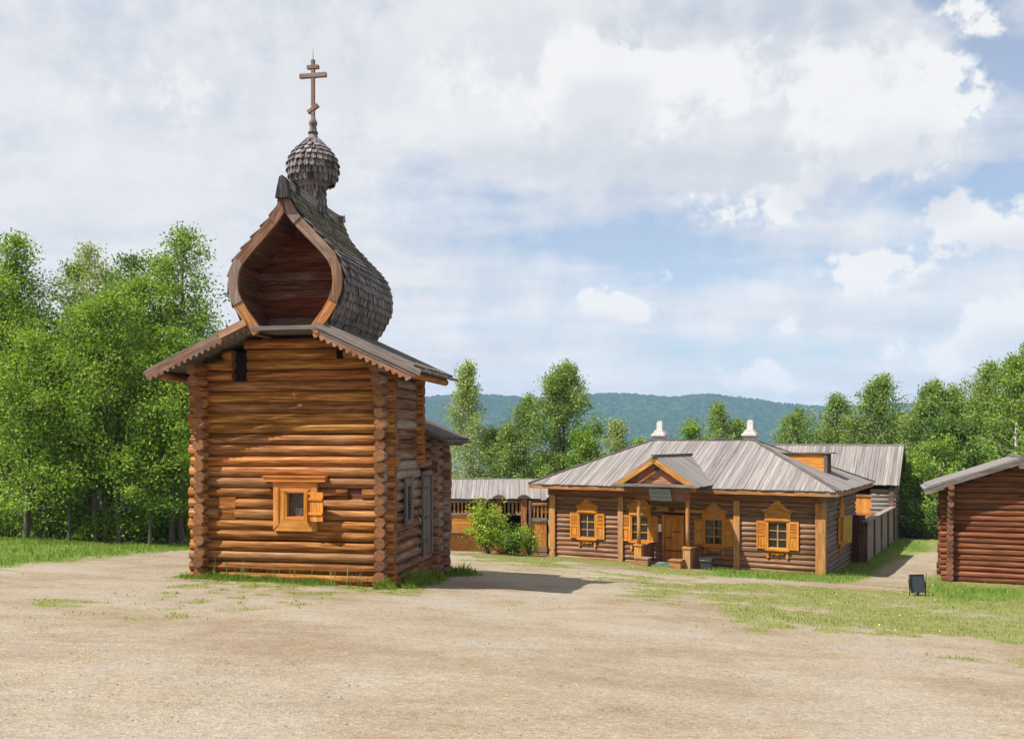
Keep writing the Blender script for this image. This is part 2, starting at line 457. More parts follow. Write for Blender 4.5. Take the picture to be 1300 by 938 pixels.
cw = MB()
log_wall(cw, (-HW, MD), (HW, MD),   .13-2*PI_, PI_, 22, RD, .3, lambda i: -.02 if i < 13 else .30, ())
log_wall(cw, (-HW, MD), (HW, MD), .13+20*PI_, PI_, 4, RD, 0, 0, (), trim=gable_trim)
cw.build('cross_wall', [M['log'], M['log_end']], CH)
for nm, yy in (('cross_wall', 4.25), ('rear_wall', BD)):
    c2 = MB(); log_wall(c2, (-HW, yy), (HW, yy), .13-3*PI_, PI_, 17, RD, .3, .30, ())
    c2.build(nm, [M['log_side'], M['log_end']], CH)
# main roof
SL = .46; ang = math.atan(SL); RZ = 6.88
def slope_roof(xe, y0, y1, rz, sl, x_in, mat, name, parent, th=.05, layers=2, w=.22, cx=0):
    mb = MB()
    for sgn in (1, -1):
        up = Vector((-sgn, 0, sl)).normalized(); H = (xe-x_in)*math.sqrt(1+sl*sl)
        for k in range(layers):
            ext = 0 if k == 0 else -.12
            zoff = k*(th+.012)
            E0 = Vector((cx+sgn*(xe+ext), y0, rz-sl*(xe+ext)+zoff)); E1 = Vector((cx+sgn*(xe+ext), y1, rz-sl*(xe+ext)+zoff))
            plank_face(mb, E0, E1, up, H+ext, w=w, th=th, jag=.05)
        E0 = Vector((cx+sgn*(xe-.25), y0+.05, rz-sl*(xe-.25))); E1 = E0.copy(); E1.y = y1-.05
        solid_under(mb, E0, E1, up, H-.25, th=.05)
    return mb.build(name, mat, parent)
slope_roof(3.52, -.96, 3.15, RZ, SL, .97, M['grey'], 'roof', CH)
# barge boards
def barge(sgn, rz, sl, xi, xe, y, ht, teeth, mat, name, parent, th=.045, cx=0, low=0, tw=.17, td=.075):
    c = math.sqrt(1+sl*sl); L = (xe-xi)*c
    org = Vector((cx+sgn*xi, y, rz-sl*xi+.07)); ax = Vector((sgn, 0, -sl)).normalized(); ay = Vector((sgn*sl, 0, 1)).normalized()
    poly = [(0, -low), (L, -low)]
    if teeth:
        n = int(L/tw); poly.append((L, -ht))
        for i in range(n):
            s1 = L-i*L/n; s0 = L-(i+1)*L/n; mid = (s0+s1)/2
            poly += [(s1-.02, -ht), (s1-.05, -ht-td*.7), (mid, -ht-td), (s0+.05, -ht-td*.5), (s0+.02, -ht)]
        poly.append((0, -ht))
    else: poly += [(L, -ht), (0, -ht)]
    mb = MB(); mb.prism(poly, org, ax, ay, (0, -1, 0), th, grain=ax)
    return mb.build(name, mat, parent)
for sgn, m1, m2 in ((-1, M['board'], M['boardwarm']), (1, M['grey'], M['boardwarm'])):
    barge(sgn, RZ, SL, 1.04 if sgn > 0 else .85, 3.66 if sgn > 0 else 3.50, -.985, .22 if sgn < 0 else .13, sgn < 0, m1, 'barge_board', CH, th=.05)
    if sgn > 0:
        barge(sgn, RZ, SL, 1.04, 3.5, -.94, .30, True, m2, 'carved_barge_board', CH)
        barge(sgn, RZ, SL, 1.04, 3.58, -.94, .20, False, m1, 'barge_board', CH, th=.065, low=.145)
    else:
        barge(sgn, RZ, SL, .80, 1.5, -1.03, .17, False, m2, 'barge_board', CH, th=.05)
# purlins under the eaves
for sx in (-1, 1):
    pu = MB(); xx = 3.2; pu.log((sx*xx, -.90, RZ-SL*xx-.16), (sx*xx, 3.05, RZ-SL*xx-.16), .1); pu.build('purlin', [M['boardwarm'], M['log_end']], CH)
# rear (lower) roof
rr = MB()
for sgn in (1, -1):
    sl_ = .45; zr = 3.545+3.3*sl_; up = Vector((-sgn, 0, sl_)).normalized()
    for k in range(2):
        xe = 3.3-.1*k
        plank_face(rr, (sgn*xe, MD+.12, zr-sl_*xe+.06*k), (sgn*xe, 5.95, zr-sl_*xe+.06*k), up, xe*math.sqrt(1+sl_*sl_)-.02, w=.2, th=.05, jag=.05)
    rr.log((sgn*2.95, MD+.3, zr-sl_*2.95-.14), (sgn*2.95, 6.1, zr-sl_*2.95-.14), .09, cm=0)
rr.build('rear_roof', M['ridge'], CH)
# barrel gable ------------------------------------------------------
PX = .23
prof = [(0, 9.80), (.10, 9.52), (.23, 9.26), (.41, 9.02), (.73, 8.69), (1.03, 8.39), (1.30, 8.08), (1.43, 7.80), (1.47, 7.50), (1.45, 7.22), (1.33, 6.92), (1.16, 6.64), (.93, 6.34), (.82, 6.18)]
def resample(pr, n):
    P = [Vector((a, b)) for a, b in pr]; L = [0]
    for i in range(1, len(P)): L.append(L[-1]+(P[i]-P[i-1]).length)
    out = []
    for k in range(n+1):
        t = L[-1]*k/n
        for i in range(1, len(P)):
            if L[i] >= t-1e-9:
                f = (t-L[i-1])/(L[i]-L[i-1]); out.append(P[i-1].lerp(P[i], f)); break
    return out
def offset(pr, d):
    out = []
    for i, p in enumerate(pr):
        a = pr[max(0, i-1)]; b = pr[min(len(pr)-1, i+1)]; t = (b-a).normalized(); n = Vector((-t.y, t.x))
        out.append(p+n*(-d) if True else p)
    return out
PR = resample(prof, 26)
def nrm2(i):
    a = PR[max(0, i-1)]; b = PR[min(len(PR)-1, i+1)]; t = (b-a).normalized(); return Vector((-t.y, t.x))   # outward
Y0, Y1 = -.96, 2.7
# sheathing shell
sh = MB()
for sgn in (1, -1):
    for i in range(len(PR)-1):
        a, b = PR[i], PR[i+1]; na, nb = nrm2(i), nrm2(i+1)
        if na.x < 0 and na.y < 0: pass
        ia, ib = a-na*.07*1, b-nb*.07
        if i == 0: ia = Vector((0, a.y-.12))
        P = [(PX+sgn*ia.x, Y0+.02, ia.y), (PX+sgn*ib.x, Y0+.02, ib.y), (PX+sgn*ib.x, Y1, ib.y), (PX+sgn*ia.x, Y1, ia.y),
             (PX+sgn*a.x, Y0+.02, a.y), (PX+sgn*b.x, Y0+.02, b.y), (PX+sgn*b.x, Y1, b.y), (PX+sgn*a.x, Y1, a.y)]
        if sgn < 0: P = [P[1], P[0], P[3], P[2], P[5], P[4], P[7], P[6]]
        sh.hexa(P, (0, 1, 0))
sh.build('barrel_lining', M['lining'], CH)
sx_b = MB()
for sgn in (1, -1):
    for i in range(len(PR)-1):
        a, b = PR[i]+nrm2(i)*.002, PR[i+1]+nrm2(i+1)*.002; c_, d_ = PR[i]+nrm2(i)*.008, PR[i+1]+nrm2(i+1)*.008
        P = [(PX+sgn*a.x, Y0+.04, a.y), (PX+sgn*b.x, Y0+.04, b.y), (PX+sgn*b.x, Y1, b.y), (PX+sgn*a.x, Y1, a.y), (PX+sgn*c_.x, Y0+.04, c_.y), (PX+sgn*d_.x, Y0+.04, d_.y), (PX+sgn*d_.x, Y1, d_.y), (PX+sgn*c_.x, Y1, c_.y)]
        if sgn < 0: P = [P[1], P[0], P[3], P[2], P[5], P[4], P[7], P[6]]
        sx_b.hexa(P, (0, 1, 0))
sx_b.build('barrel_gap_shade', M['darkwood'], CH)  # thin dark under-layer added so the shingle gaps read as shaded
# shingles
shg = MB(); msg = MB()
L_ = Y1-Y0
def shingle(mb, c, t, nrm, d, w, h, th, tip=True, lift=0.02):
    """c = top centre point, t = direction down the surface, d = width direction"""
    b0 = c-d*w/2; b1 = c+d*w/2
    e = c+t*h
    l0 = nrm*.004; l1 = nrm*(.004+lift)
    if tip: pts_ = [b0, b1, c+t*h*.82+d*w/2, e+d*w*.22, e-d*w*.22, c+t*h*.82-d*w/2]
    else: pts_ = [b0, b1, e+d*w/2, e-d*w/2]
    q = []
    for p in pts_:
        f = min(1, max(0, (p-c).dot(t)/h)); q.append(p+l0*(1-f)+l1*f)
    r_ = random.random(); k = mb.pts(q+[p+nrm*th for p in q]); n = len(q)
    ou, ov = random.random()*20, random.random()*20
    top = [q[i]+nrm*th for i in range(n)]
    mb._fuv([k+n+i for i in range(n)], top, t, ou, ov, r_, 0)
    for i in range(n):
        j = (i+1) % n
        mb._fuv([k+i, k+j, k+n+j, k+n+i], [q[i], q[j], top[j], top[i]], t, ou, ov, r_, 0)
rows = 22
PRs = resample(prof[:-1], rows)
for sgn in (1, -1):
    for i in range(rows):
        a = PRs[i]; b = PRs[i+1]; t2 = (b-a).normalized(); n2 = Vector((-t2.y, t2.x))
        if n2.x < 0 and i > 3: n2 = -n2
        n2 = Vector((abs(n2.x), n2.y))
        t3 = Vector((sgn*t2.x, 0, t2.y)); n3 = Vector((sgn*n2.x, 0, n2.y))
        y = Y0-.03+(0 if i % 2 else -.045)
        while y < Y1+.04:
            ww = random.uniform(.10, .125)
            c = Vector((PX+sgn*a.x, y+ww/2, a.y))+n3*.012
            tgt = msg if i < 10 and random.random() < .95-.05*i else shg
            hh = (b-a).length*random.uniform(1.38, 1.55)
            if y > Y0-.05: shingle(tgt, c, t3, n3, Vector((0, 1, 0)), ww*.80, hh*random.uniform(.92, 1.1), .022, True, .042)
            y += ww
shg.build('barrel_shingles', M['shingle'], CH)
msg.build('mossy_shingles', M['moss'], CH)
# ridge log with upturned tips
rg = MB()
rg.prism([(-.17, 9.46), (.17, 9.46), (.13, 9.70), (.07, 9.93), (.015, 10.0), (-.06, 9.97), (-.12, 9.72)], (PX, -1.20, 0), (1, 0, 0), (0, 0, 1), (0, 1, 0), .26, grain=(0, 0, 1))
prev = None
for (y, z) in ((-.96, 9.86), (-.6, 9.80), (-.3, 9.83), (1.0, 9.80), (2.3, 9.80), (2.68, 9.84), (2.85, 9.92)):
    c = Vector((PX, y, z))
    if prev is not None: rg.beam(prev, c, .20, .20)
    prev = c
rg.build('ridge_beam', M['shingle'], CH)
# front frame boards
IN = .245
segs = [(0, 3), (3, 6), (6, 10), (10, 13)]
for sgn in (-1, 1):
    fb = MB()
    for (i0, i1) in segs:
        outer = [Vector(prof[i]) for i in range(i0, i1+1)]
        inner = []
        for i in range(i0, i1+1):
            a = Vector(prof[max(0, i-1)]); b = Vector(prof[min(len(prof)-1, i+1)]); t_ = (b-a).normalized()
            nn = Vector((-t_.y, t_.x))
            if i == 0: inner.append(Vector((.0, prof[0][1]-.48))); continue
            q = Vector(prof[i])-nn*IN; q.x = max(q.x, .0)
            inner.append(q)
        poly = [(sgn*p.x, p.y) for p in outer]+[(sgn*p.x, p.y) for p in inner[::-1]]
        pp = []
        for p in poly:
            if not pp or (abs(p[0]-pp[-1][0])+abs(p[1]-pp[-1][1]) > 1e-4): pp.append(p)
        mid = (outer[-1]-outer[0])
        mb_y = -1.04 if i0 not in (3, 10) else -1.015
        fb.prism(pp, (PX, mb_y, 0), (1, 0, 0), (0, 0, 1), (0, 1, 0), .09, grain=(sgn*mid.x, 0, mid.y), m=0 if i0 not in (10,) else 1)
    fb.build('barrel_frame_board', [M['board'], M['boardwarm']], CH)
# tympanum planks, recessed
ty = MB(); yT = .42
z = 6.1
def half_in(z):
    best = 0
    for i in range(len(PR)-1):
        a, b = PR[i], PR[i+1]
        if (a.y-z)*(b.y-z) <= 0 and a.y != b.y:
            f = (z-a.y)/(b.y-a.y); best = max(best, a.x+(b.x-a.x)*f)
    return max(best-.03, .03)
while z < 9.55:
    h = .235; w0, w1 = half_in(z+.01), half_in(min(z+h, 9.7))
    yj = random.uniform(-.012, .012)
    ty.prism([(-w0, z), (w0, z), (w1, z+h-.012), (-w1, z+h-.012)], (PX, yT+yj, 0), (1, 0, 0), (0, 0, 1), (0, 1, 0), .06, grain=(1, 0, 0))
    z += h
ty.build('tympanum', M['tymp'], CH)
bt = MB()
bt.prism([(sgnx*p.x*.985, p.y-.02) for sgnx, seq in ((1, PR), (-1, PR[::-1])) for p in seq], (PX, Y1-.1, 0), (1, 0, 0), (0, 0, 1), (0, 1, 0), .05)
bt.build('rear_gable', M['tymp'], CH)
fl = MB(); fl.box(PX-1.0, PX+1.0, -.93, .5, 6.30, 6.36, 'x'); fl.box(PX-.86, PX+.86, -1.03, -.86, 6.30, 6.40, 'x')
fl.build('sill_board', M['grey'], CH)
# neck + dome
DX, DY = .085, 1.1
def lathe_r(pr, z):
    for i in range(len(pr)-1):
        if (pr[i][1]-z)*(pr[i+1][1]-z) <= 0 and pr[i][1] != pr[i+1][1]:
            f = (z-pr[i][1])/(pr[i+1][1]-pr[i][1]); return pr[i][0]+(pr[i+1][0]-pr[i][0])*f
    return pr[-1][0]
neck = MB(); npf = [(.40, 9.0), (.33, 9.6), (.285, 10.0), (.275, 10.5)]
neck.lathe(npf, (DX, DY, 0), 24)
def shingled(mb, prp, c, nrow, wid, over=1.5, th=.022, lift=.04, tip=True):
    Q = resample(prp, nrow)       # from top to bottom
    for i in range(nrow):
        a, b = Q[i], Q[i+1]; rm = max(a.x, b.x); n = max(9, int(6.283*rm/wid))
        t2 = (b-a).normalized(); n2 = Vector((-t2.y, t2.x))
        for j in range(n):
            th_ = 6.28318*(j+.5*(i % 2)+random.uniform(-.08, .08))/n
            rad = Vector((math.cos(th_), math.sin(th_), 0)); tan = Vector((-rad.y, rad.x, 0))
            t3 = rad*t2.x+Vector((0, 0, t2.y)); n3 = rad*n2.x+Vector((0, 0, n2.y))
            p = Vector((c[0], c[1], 0))+rad*a.x+Vector((0, 0, a.y))+n3*.01
            shingle(mb, p, t3, n3, tan, 6.283*rm/n*.90, (b-a).length*over, th, tip, lift)
shingled(neck, [(.28, 10.42), (.29, 10.0), (.33, 9.65), (.38, 9.15)], (DX, DY), 7, .085)
neck.build('neck', M['shingle'], CH)
dome = MB(); DZ = .06
dprof = [(.09, 11.80), (.125, 11.66), (.19, 11.52), (.27, 11.40), (.41, 11.26), (.56, 11.10), (.65, 10.93), (.675, 10.76), (.65, 10.60), (.585, 10.46), (.47, 10.36), (.36, 10.32)]
dprof = [(r_*.91, z_+DZ) for r_, z_ in dprof]
dome.lathe([(r_*.985, z_) for r_, z_ in dprof[::-1]], (DX, DY, 0), 36)
shingled(dome, dprof[2:10], (DX, DY), 8, .135, 1.6, .026, .05)
Qb = dprof[8:11]
shingled(dome, Qb, (DX, DY), 1, .08, .95, .012, .012, False)
dome.lathe([(.34, 10.32), (.37, 10.36), (.36, 10.42)], (DX, DY, 0), 24)
dome.build('onion_dome', M['shingle'], CH)
col_ = MB()
col_.lathe([(.135, 11.76), (.13, 11.80), (.10, 11.84), (.085, 11.96), (.11, 12.0), (.115, 12.04), (.10, 12.09), (.075, 12.12), (.06, 12.2)], (DX, DY, 0), 16)
col_.build('dome_finial', M['shingle'], CH)
cr = MB()
cr.box(DX-.045, DX+.045, DY-.04, DY+.04, 12.1, 13.72, 'z')
cr.box(DX-.37, DX+.37, DY-.052, DY+.052, 13.25, 13.36, 'x')
cr.box(DX-.16, DX+.16, DY-.052, DY+.052, 13.48, 13.57, 'x')
T = Matrix.Translation((DX, DY, 12.42)) @ Matrix.Rotation(R(-33), 4, 'Y')
cr.box(-.17, .17, -.052, .052, -.045, .045, 'x', M4=T)
cr.log((DX, DY, 13.7), (DX, DY, 14.0), .008, n=6, cm=0)
cr.build('cross', M['board'], CH)
# front window with open shutter
wf = MB()
yf = -.20
wf.prism([(-.60, 2.58), (.68, 2.58), (.34, 2.32), (-.28, 2.32)], (0, yf, 0), (1, 0, 0), (0, 0, 1), (0, 1, 0), .12, grain=(1, 0, 0))
wf.prism([(-.28, 1.66), (.34, 1.66), (.62, 1.34), (-.52, 1.34)], (0, yf, 0), (1, 0, 0), (0, 0, 1), (0, 1, 0), .12, grain=(1, 0, 0))
wf.prism([(-.54, 2.54), (-.40, 2.42), (-.40, 1.50), (-.54, 1.37)], (0, yf-.01, 0), (1, 0, 0), (0, 0, 1), (0, 1, 0), .12, grain=(0, 0, 1))
wf.prism([(-.395, 2.42), (-.25, 2.30), (-.25, 1.66), (-.395, 1.50)], (0, yf+.015, 0), (1, 0, 0), (0, 0, 1), (0, 1, 0), .12, grain=(0, 0, 1))
wf.prism([(.46, 2.40), (.62, 2.54), (.62, 1.37), (.46, 1.50)], (0, yf-.01, 0), (1, 0, 0), (0, 0, 1), (0, 1, 0), .12, grain=(0, 0, 1))
wf.prism([(.31, 2.30), (.455, 2.42), (.455, 1.50), (.31, 1.66)], (0, yf+.015, 0), (1, 0, 0), (0, 0, 1), (0, 1, 0), .12, grain=(0, 0, 1))
wf.box(-.78, .86, yf-.07, yf+.12, 2.585, 2.70, 'x')
wf.box(-.80, .88, yf-.10, yf+.12, 2.703, 2.725, 'x')
wf.box(-.27, -.20, yf+.03, yf+.25, 1.62, 2.36, 'z'); wf.box(.26, .33, yf+.03, yf+.25, 1.62, 2.36, 'z')
wf.box(-.199, .259, yf+.03, yf+.25, 2.29, 2.36, 'x'); wf.box(-.199, .259, yf+.03, yf+.25, 1.62, 1.70, 'x')
wfo = wf.build('window_frame', M['trim'], CH); wfo.location.x = .10
pn = MB(); pn.box(-.21, .27, yf+.17, yf+.19, 1.66, 2.33, 'x'); pn.build('pane', M['mica'], wfo)
st = MB()
T = Matrix.Translation((.33, yf-.03, 0)) @ Matrix.Rotation(R(-16), 4, 'Z')
st.box(0, .19, -.03, 0, 1.62, 2.33, 'z', M4=T); st.box(.192, .375, -.03, 0, 1.60, 2.34, 'z', M4=T); st.box(.377, .56, -.03, 0, 1.61, 2.33, 'z', M4=T)
st.box(.0, .55, -.062, -.031, 2.13, 2.19, 'x', M4=T); st.box(.0, .55, -.062, -.031, 1.77, 1.83, 'x', M4=T)
sto = st.build('shutter', M['shutterin'], wfo)
pb = MB(); pb.box(.03, .12, -.09, -.064, 1.60, 2.34, 'z', M4=T); pb.build('shutter_post', M['carve'], sto)
# hewn patches / small hatches
hp = MB()
hp.box(-1.985, -1.505, -.11, -.02, 1.61, 1.88, 'x'); hp.box(-1.985, -1.505, -.115, -.02, 1.883, 2.17, 'x')
hp.build('hewn_patch', M['log'], CH)
h2 = MB(); h2.box(1.48, 1.88, -.04, .03, 2.12, 2.45, 'x'); h2.build('hatch', M['lining'], CH)
h3 = MB(); h3.box(-1.65, -1.16, .12, .17, 5.0, 5.9, 'x'); h3.build('recess_shade_panel', M['dark'], CH)  # dark panel behind the slot, stands in for the shade inside
h3 = MB(); h3.box(1.14, 1.46, .0, .05, 5.62, 5.95); h3.build('recess_shade_panel', M['dark'], CH)  # same painted shade behind the small opening
# side window + door
sd = MB(); xs = HW+.13
sd.box(xs, xs+.07, 1.28, 1.45, 1.38, 2.62, 'z'); sd.box(xs, xs+.07, 1.80, 1.97, 1.38, 2.62, 'z')
sd.box(xs, xs+.065, 1.452, 1.798, 2.40, 2.60, 'y'); sd.box(xs, xs+.065, 1.452, 1.798, 1.40, 1.52, 'y')
so = sd.build('window_frame', M['grey'], CH)
p2 = MB(); p2.box(xs-.05, xs, 1.44, 1.81, 1.5, 2.42); p2.build('pane', M['glass'], so)
dd = MB()
dd.box(xs, xs+.07, 2.93, 3.04, .35, 2.74, 'z'); dd.box(xs, xs+.07, 3.86, 3.99, .35, 2.74, 'z'); dd.box(xs, xs+.08, 3.042, 3.858, 2.62, 2.76, 'y')
for k in range(4): dd.box(xs-.04, xs+.02, 3.045+k*.203, 3.243+k*.203, .38, 2.61, 'z')
do = dd.build('door', M['grey'], CH)
for zz in (.75, 1.4, 2.25):
    hb = MB(); hb.box(xs+.02, xs+.034, 3.05, 3.6, zz, zz+.05); hb.box(xs+.03, xs+.06, 3.0, 3.08, zz-.03, zz+.08); hb.build('hinge', M['iron'], do)

# ================================================================== HOUSE
HA = R(-29.3)
HZ = -1.86
HO = Vector((1.87, 43.0, HZ))
H = empty('log_house', HO, HA, 'long low log house with grey plank hip roof and carved orange window frames', 'house')
HU = Vector((math.cos(HA), math.sin(HA), 0)); HV = Vector((-math.sin(HA), math.cos(HA), 0))
WL = 12.35; DP = 8.1; EH = 3.36
wz0, wz1 = .98, 2.12
wins = [1.93, 4.52, 7.9, 10.6]
opn = [(a-.40, a+.40, wz0-.05, wz1+.05) for a in wins]+[(6.07-.47, 6.07+.47, .1, 2.22)]
hw = MB(); log_wall(hw, (0, 0), (WL, 0), .02, .215, 14, .122, 0, 0, opn, n=10, seg=1.4)
hw.build('front_wall', [M['hlog'], M['hend']], H)
hs_ = MB(); log_wall(hs_, (WL, 0), (WL, DP), .02-.215*1, .215, 16, .122, 0, 0, [(3.35, 4.15, wz0, wz1)], n=10, seg=1.4)
hs_.build('side_wall', [M['hlog_side'], M['hend']], H)
hb = MB(); log_wall(hb, (0, DP), (WL, DP), .02, .215, 15, .122, 0, 0, (), n=8, seg=3); log_wall(hb, (0, 0), (0, DP), .02, .215, 15, .122, 0, 0, (), n=8, seg=3)
hb.build('rear_wall', [M['hlog'], M['hend']], H)
fz = MB()
fz.box(-.1, WL+.1, -.17, .1, 2.93, 3.16, 'x'); fz.box(-.1, 4.1, -.175, .1, 3.163, 3.36, 'x'); fz.box(4.103, WL+.1, -.175, .1, 3.163, 3.36, 'x')
fz.build('frieze_board', M['hbeam'], H)
fz2 = MB(); fz2.box(WL-.1, WL+.17, -.18, DP+.1, 3.0, 3.36, 'y'); fz2.build('frieze_board', M['hlog_side'], H)
for a, w in ((.13, .30), (3.6, .24), (8.9, .26), (WL-.05, .34)):
    pm = MB(); pm.box(a-w/2, a+w/2, -.215, -.11, -.25, 2.925, 'z')
    if a > 12: pm.box(WL+.03, WL+.17, -.21, .10, -.3, 2.99, 'z')
    pm.build('wall_post', M['post'], H)
# roof
OV = .80; RZH = 5.46; EZ = 3.42; HD = DP/2+OV
slp = (RZH-EZ)/HD; hipL = 3.55+OV; hipR = WL-8.55+OV
rf = MB()
upF = Vector((0, 1, slp)).normalized(); Hs = HD*math.sqrt(1+slp*slp)
plank_face(rf, (-OV, -OV, EZ), (WL+OV, -OV, EZ), upF, Hs, hipL, hipR, w=.21, jag=.04)
upB = Vector((0, -1, slp)).normalized()
plank_face(rf, (-OV, DP+OV, EZ), (WL+OV, DP+OV, EZ), upB, Hs, hipL, hipR, w=.21, jag=.04)
uL = Vector((hipL, 0, RZH-EZ)); uR = Vector((-hipR, 0, RZH-EZ))
plank_face(rf, (-OV, -OV, EZ), (-OV, DP+OV, EZ), uL, uL.length, HD, HD, w=.21, jag=.04)
plank_face(rf, (WL+OV, -OV, EZ), (WL+OV, DP+OV, EZ), uR, uR.length, HD, HD, w=.21, jag=.04)
rfo = rf.build('roof', M['roof'], H)
sf = MB()
sf.prism([(-OV+.04, -OV+.04), (WL+OV-.04, -OV+.04), (WL+OV-.04, DP+OV-.04), (-OV+.04, DP+OV-.04)], (0, 0, EZ-.10), (1, 0, 0), (0, 1, 0), (0, 0, 1), .05)
sf.box(-OV+.02, WL+OV-.02, -OV+.015, -OV+.055, EZ-.17, EZ-.02, 'x'); sf.box(WL+OV-.055, WL+OV-.015, -OV+.06, DP+OV-.06, EZ-.17, EZ-.02, 'y')
sf.build('soffit', M['boardwarm'], H)
rc = MB()
A = Vector((hipL-OV, DP/2, RZH+.05)); B = Vector((WL+OV-hipR, DP/2, RZH+.05))
rc.beam(A-Vector((.1, 0, 0)), B+Vector((.1, 0, 0)), .22, .07)
for c_, e_ in ((A, (-OV, -OV)), (A, (-OV, DP+OV)), (B, (WL+OV, -OV)), (B, (WL+OV, DP+OV))):
    rc.beam(c_+Vector((0, 0, .01)), Vector((e_[0], e_[1], EZ+.07)), .20, .05)
rc.build('ridge_cap', M['ridge'], rfo)
for a in (3.75, 8.25):
    ck = MB()
    ck.box(a-.26, a+.26, DP/2+.29, DP/2+.81, 5.0, 5.64, 'x'); ck.box(a-.31, a+.31, DP/2+.24, DP/2+.86, 5.643, 5.72); ck.box(a-.36, a+.36, DP/2+.19, DP/2+.91, 5.723, 5.82)
    ck.prism([(-.30, 0), (.30, 0), (.17, .20), (-.17, .20)], (a, DP/2+.26, 5.823), (1, 0, 0), (0, 0, 1), (0, 1, 0), .58)
    ck.box(a-.14, a+.14, DP/2+.42, DP/2+.68, 6.02, 6.36); ck.prism([(-.14, 0), (.14, 0), (.08, .11), (-.08, .11)], (a, DP/2+.44, 6.363), (1, 0, 0), (0, 0, 1), (0, 1, 0), .22)
    ck.build('chimney', M['white'], H)
# dormer on the right hip
dm = MB()
def rz_at(a): return EZ+(WL+OV-a)*(RZH-EZ)/hipR
dz = 4.90
for vv in (3.55, 4.75):
    a0 = 11.85; a1 = WL+OV-(dz-EZ)*hipR/(RZH-EZ)
    dm.prism([(a0, rz_at(a0)+.03), (a0, dz), (a1, dz)], (0, vv, 0), (1, 0, 0), (0, 0, 1), (0, 1, 0), .04, grain=(1, 0, 0), m=0)
dm.box(11.85, 11.89, 3.595, 4.745, rz_at(11.85)+.02, dz, 'z', m=1)
dm.box(a1-.15, 12.1, 3.45, 4.9, dz+.003, dz+.05, 'x', m=2); dm.box(11.80, 11.95, 3.50, 3.547, rz_at(11.95), dz, 'z', m=2)
dm.build('dormer', [M['trim'], M['darkwood'], M['ridge']], rfo)
# porch
PV = -2.0; pa0, pa1 = 5.2, 7.35
gp = MB(); slg = 1.22/1.9; Ga = 6.03; GZ = 4.78-.0
for sgn in (-1, 1):
    up = Vector((-sgn, 0, slg)).normalized()
    plank_face(gp, (Ga+sgn*1.92, -2.42, GZ-slg*1.92), (Ga+sgn*1.92, 2.9, GZ-slg*1.92), up, 1.92*math.sqrt(1+slg*slg), w=.19, jag=.02)
gpo = gp.build('porch_roof', M['roof'], H)
g2 = MB(); g2.beam((Ga, -2.55, GZ+.08), (Ga, 2.9, GZ+.08), .17, .08); g2.build('ridge_cap', M['ridge'], gpo)
for sgn in (-1, 1):
    o_ = barge(sgn, GZ, slg, 0, 1.92, -2.43, .26, False, M['post'], 'barge_board', H, th=.05, cx=Ga, low=.06)
pd = MB()
pd.prism([(-1.45, 3.68), (1.45, 3.68), (0, 4.62)], (Ga, -2.15, 0), (1, 0, 0), (0, 0, 1), (0, 1, 0), .05, grain=(1, 0, 0))
pdo = pd.build('pediment', M['boardwarm'], H)
dh = MB(); dh.prism([(-.14, 4.22), (.14, 4.22), (.08, 4.33), (-.08, 4.33)], (Ga+.02, -2.17, 0), (1, 0, 0), (0, 0, 1), (0, 1, 0), .03); dh.build('vent', M['dark'], pdo)
pc = MB(); pc.prism([(-1.90, 3.56), (1.90, 3.56), (1.66, 3.665), (-1.66, 3.665)], (Ga, -2.60, 0), (1, 0, 0), (0, 0, 1), (0, 1, 0), .50, grain=(1, 0, 0)); 
pc.build('porch_cornice', M['grey'], H)
pl = MB(); pl.box(4.6, 7.7, -2.20, -1.95, 3.34, 3.565, 'x'); pl.box(4.85, 5.05, -1.949, -.2, 3.34, 3.56, 'y'); pl.box(7.25, 7.45, -1.949, -.2, 3.34, 3.56, 'y')
pl.box(5.15, 7.5, -2.16, -2.10, 2.98, 3.337, 'x')
pl.build('porch_beam', M['hbeam'], H)
ht = MB(); ht.log((6.6-.4, -.25, 2.42), (7.45, -.25, 2.42), .075, cm=0); ht.log((5.4, -.28, 2.50), (5.95, -.28, 2.50), .12, cm=1); ht.build('door_lintel', [M['post'], M['hend']], H)
for a in (pa0, pa1):
    pp_ = MB(); pp_.log((a, PV, 1.05), (a, PV, 3.34), .085, cm=0, n=12, wob=.02)
    pp_.box(a-.155, a+.155, PV-.155, PV+.155, -.45, 1.0, 'z'); pp_.box(a-.19, a+.19, PV-.19, PV+.19, 1.002, 1.07, 'x')
    pp_.build('porch_post', M['post'], H)
for a in (pa0, pa1):
    sp = MB(); k0 = PV+.16
    for k in range(7): sp.box(a-.03, a+.03, k0+k*.235, k0+k*.235+.23, .05, .92, 'z')
    sp.box(a-.07, a+.07, k0, -.2, .923, .98, 'y')
    sp.build('porch_side_panel', M['hbeam'], H)
pf = MB()
for k in range(8): pf.box(pa0+.03, pa1-.03, PV+.05+k*.22, PV+.05+k*.22+.215, .12, .18, 'x')
pf.box(pa0+.65, pa1-.6, PV-.35, PV+.04, .0, .05, 'x'); pf.box(pa0+.65, pa1-.6, PV-.62, PV-.36, -.14, -.09, 'x')
pf.box(pa0+.65, pa1-.6, PV-.02, PV+.03, -.3, .118, 'x')
pfo = pf.build('porch_floor', M['fenceg'], H)
mt = MB(); mt.box(pa0+.75, pa1-.7, PV+.08, PV+.9, .183, .20); mt.build('doormat', M['mat'], pfo)
for (a0, a1) in ((pa0+.05, pa0+.63), (pa1-.60, pa1-.10)):
    sb = MB()
    for k in range(4): sb.box(a0, a1, PV-.62, PV-.16, -.42+k*.235, -.19+k*.235, 'x')
    sb.box(a0-.03, a1+.03, PV-.65, PV-.14, .522, .57, 'x'); sb.build('step_cheek', M['boardwarm'], H)
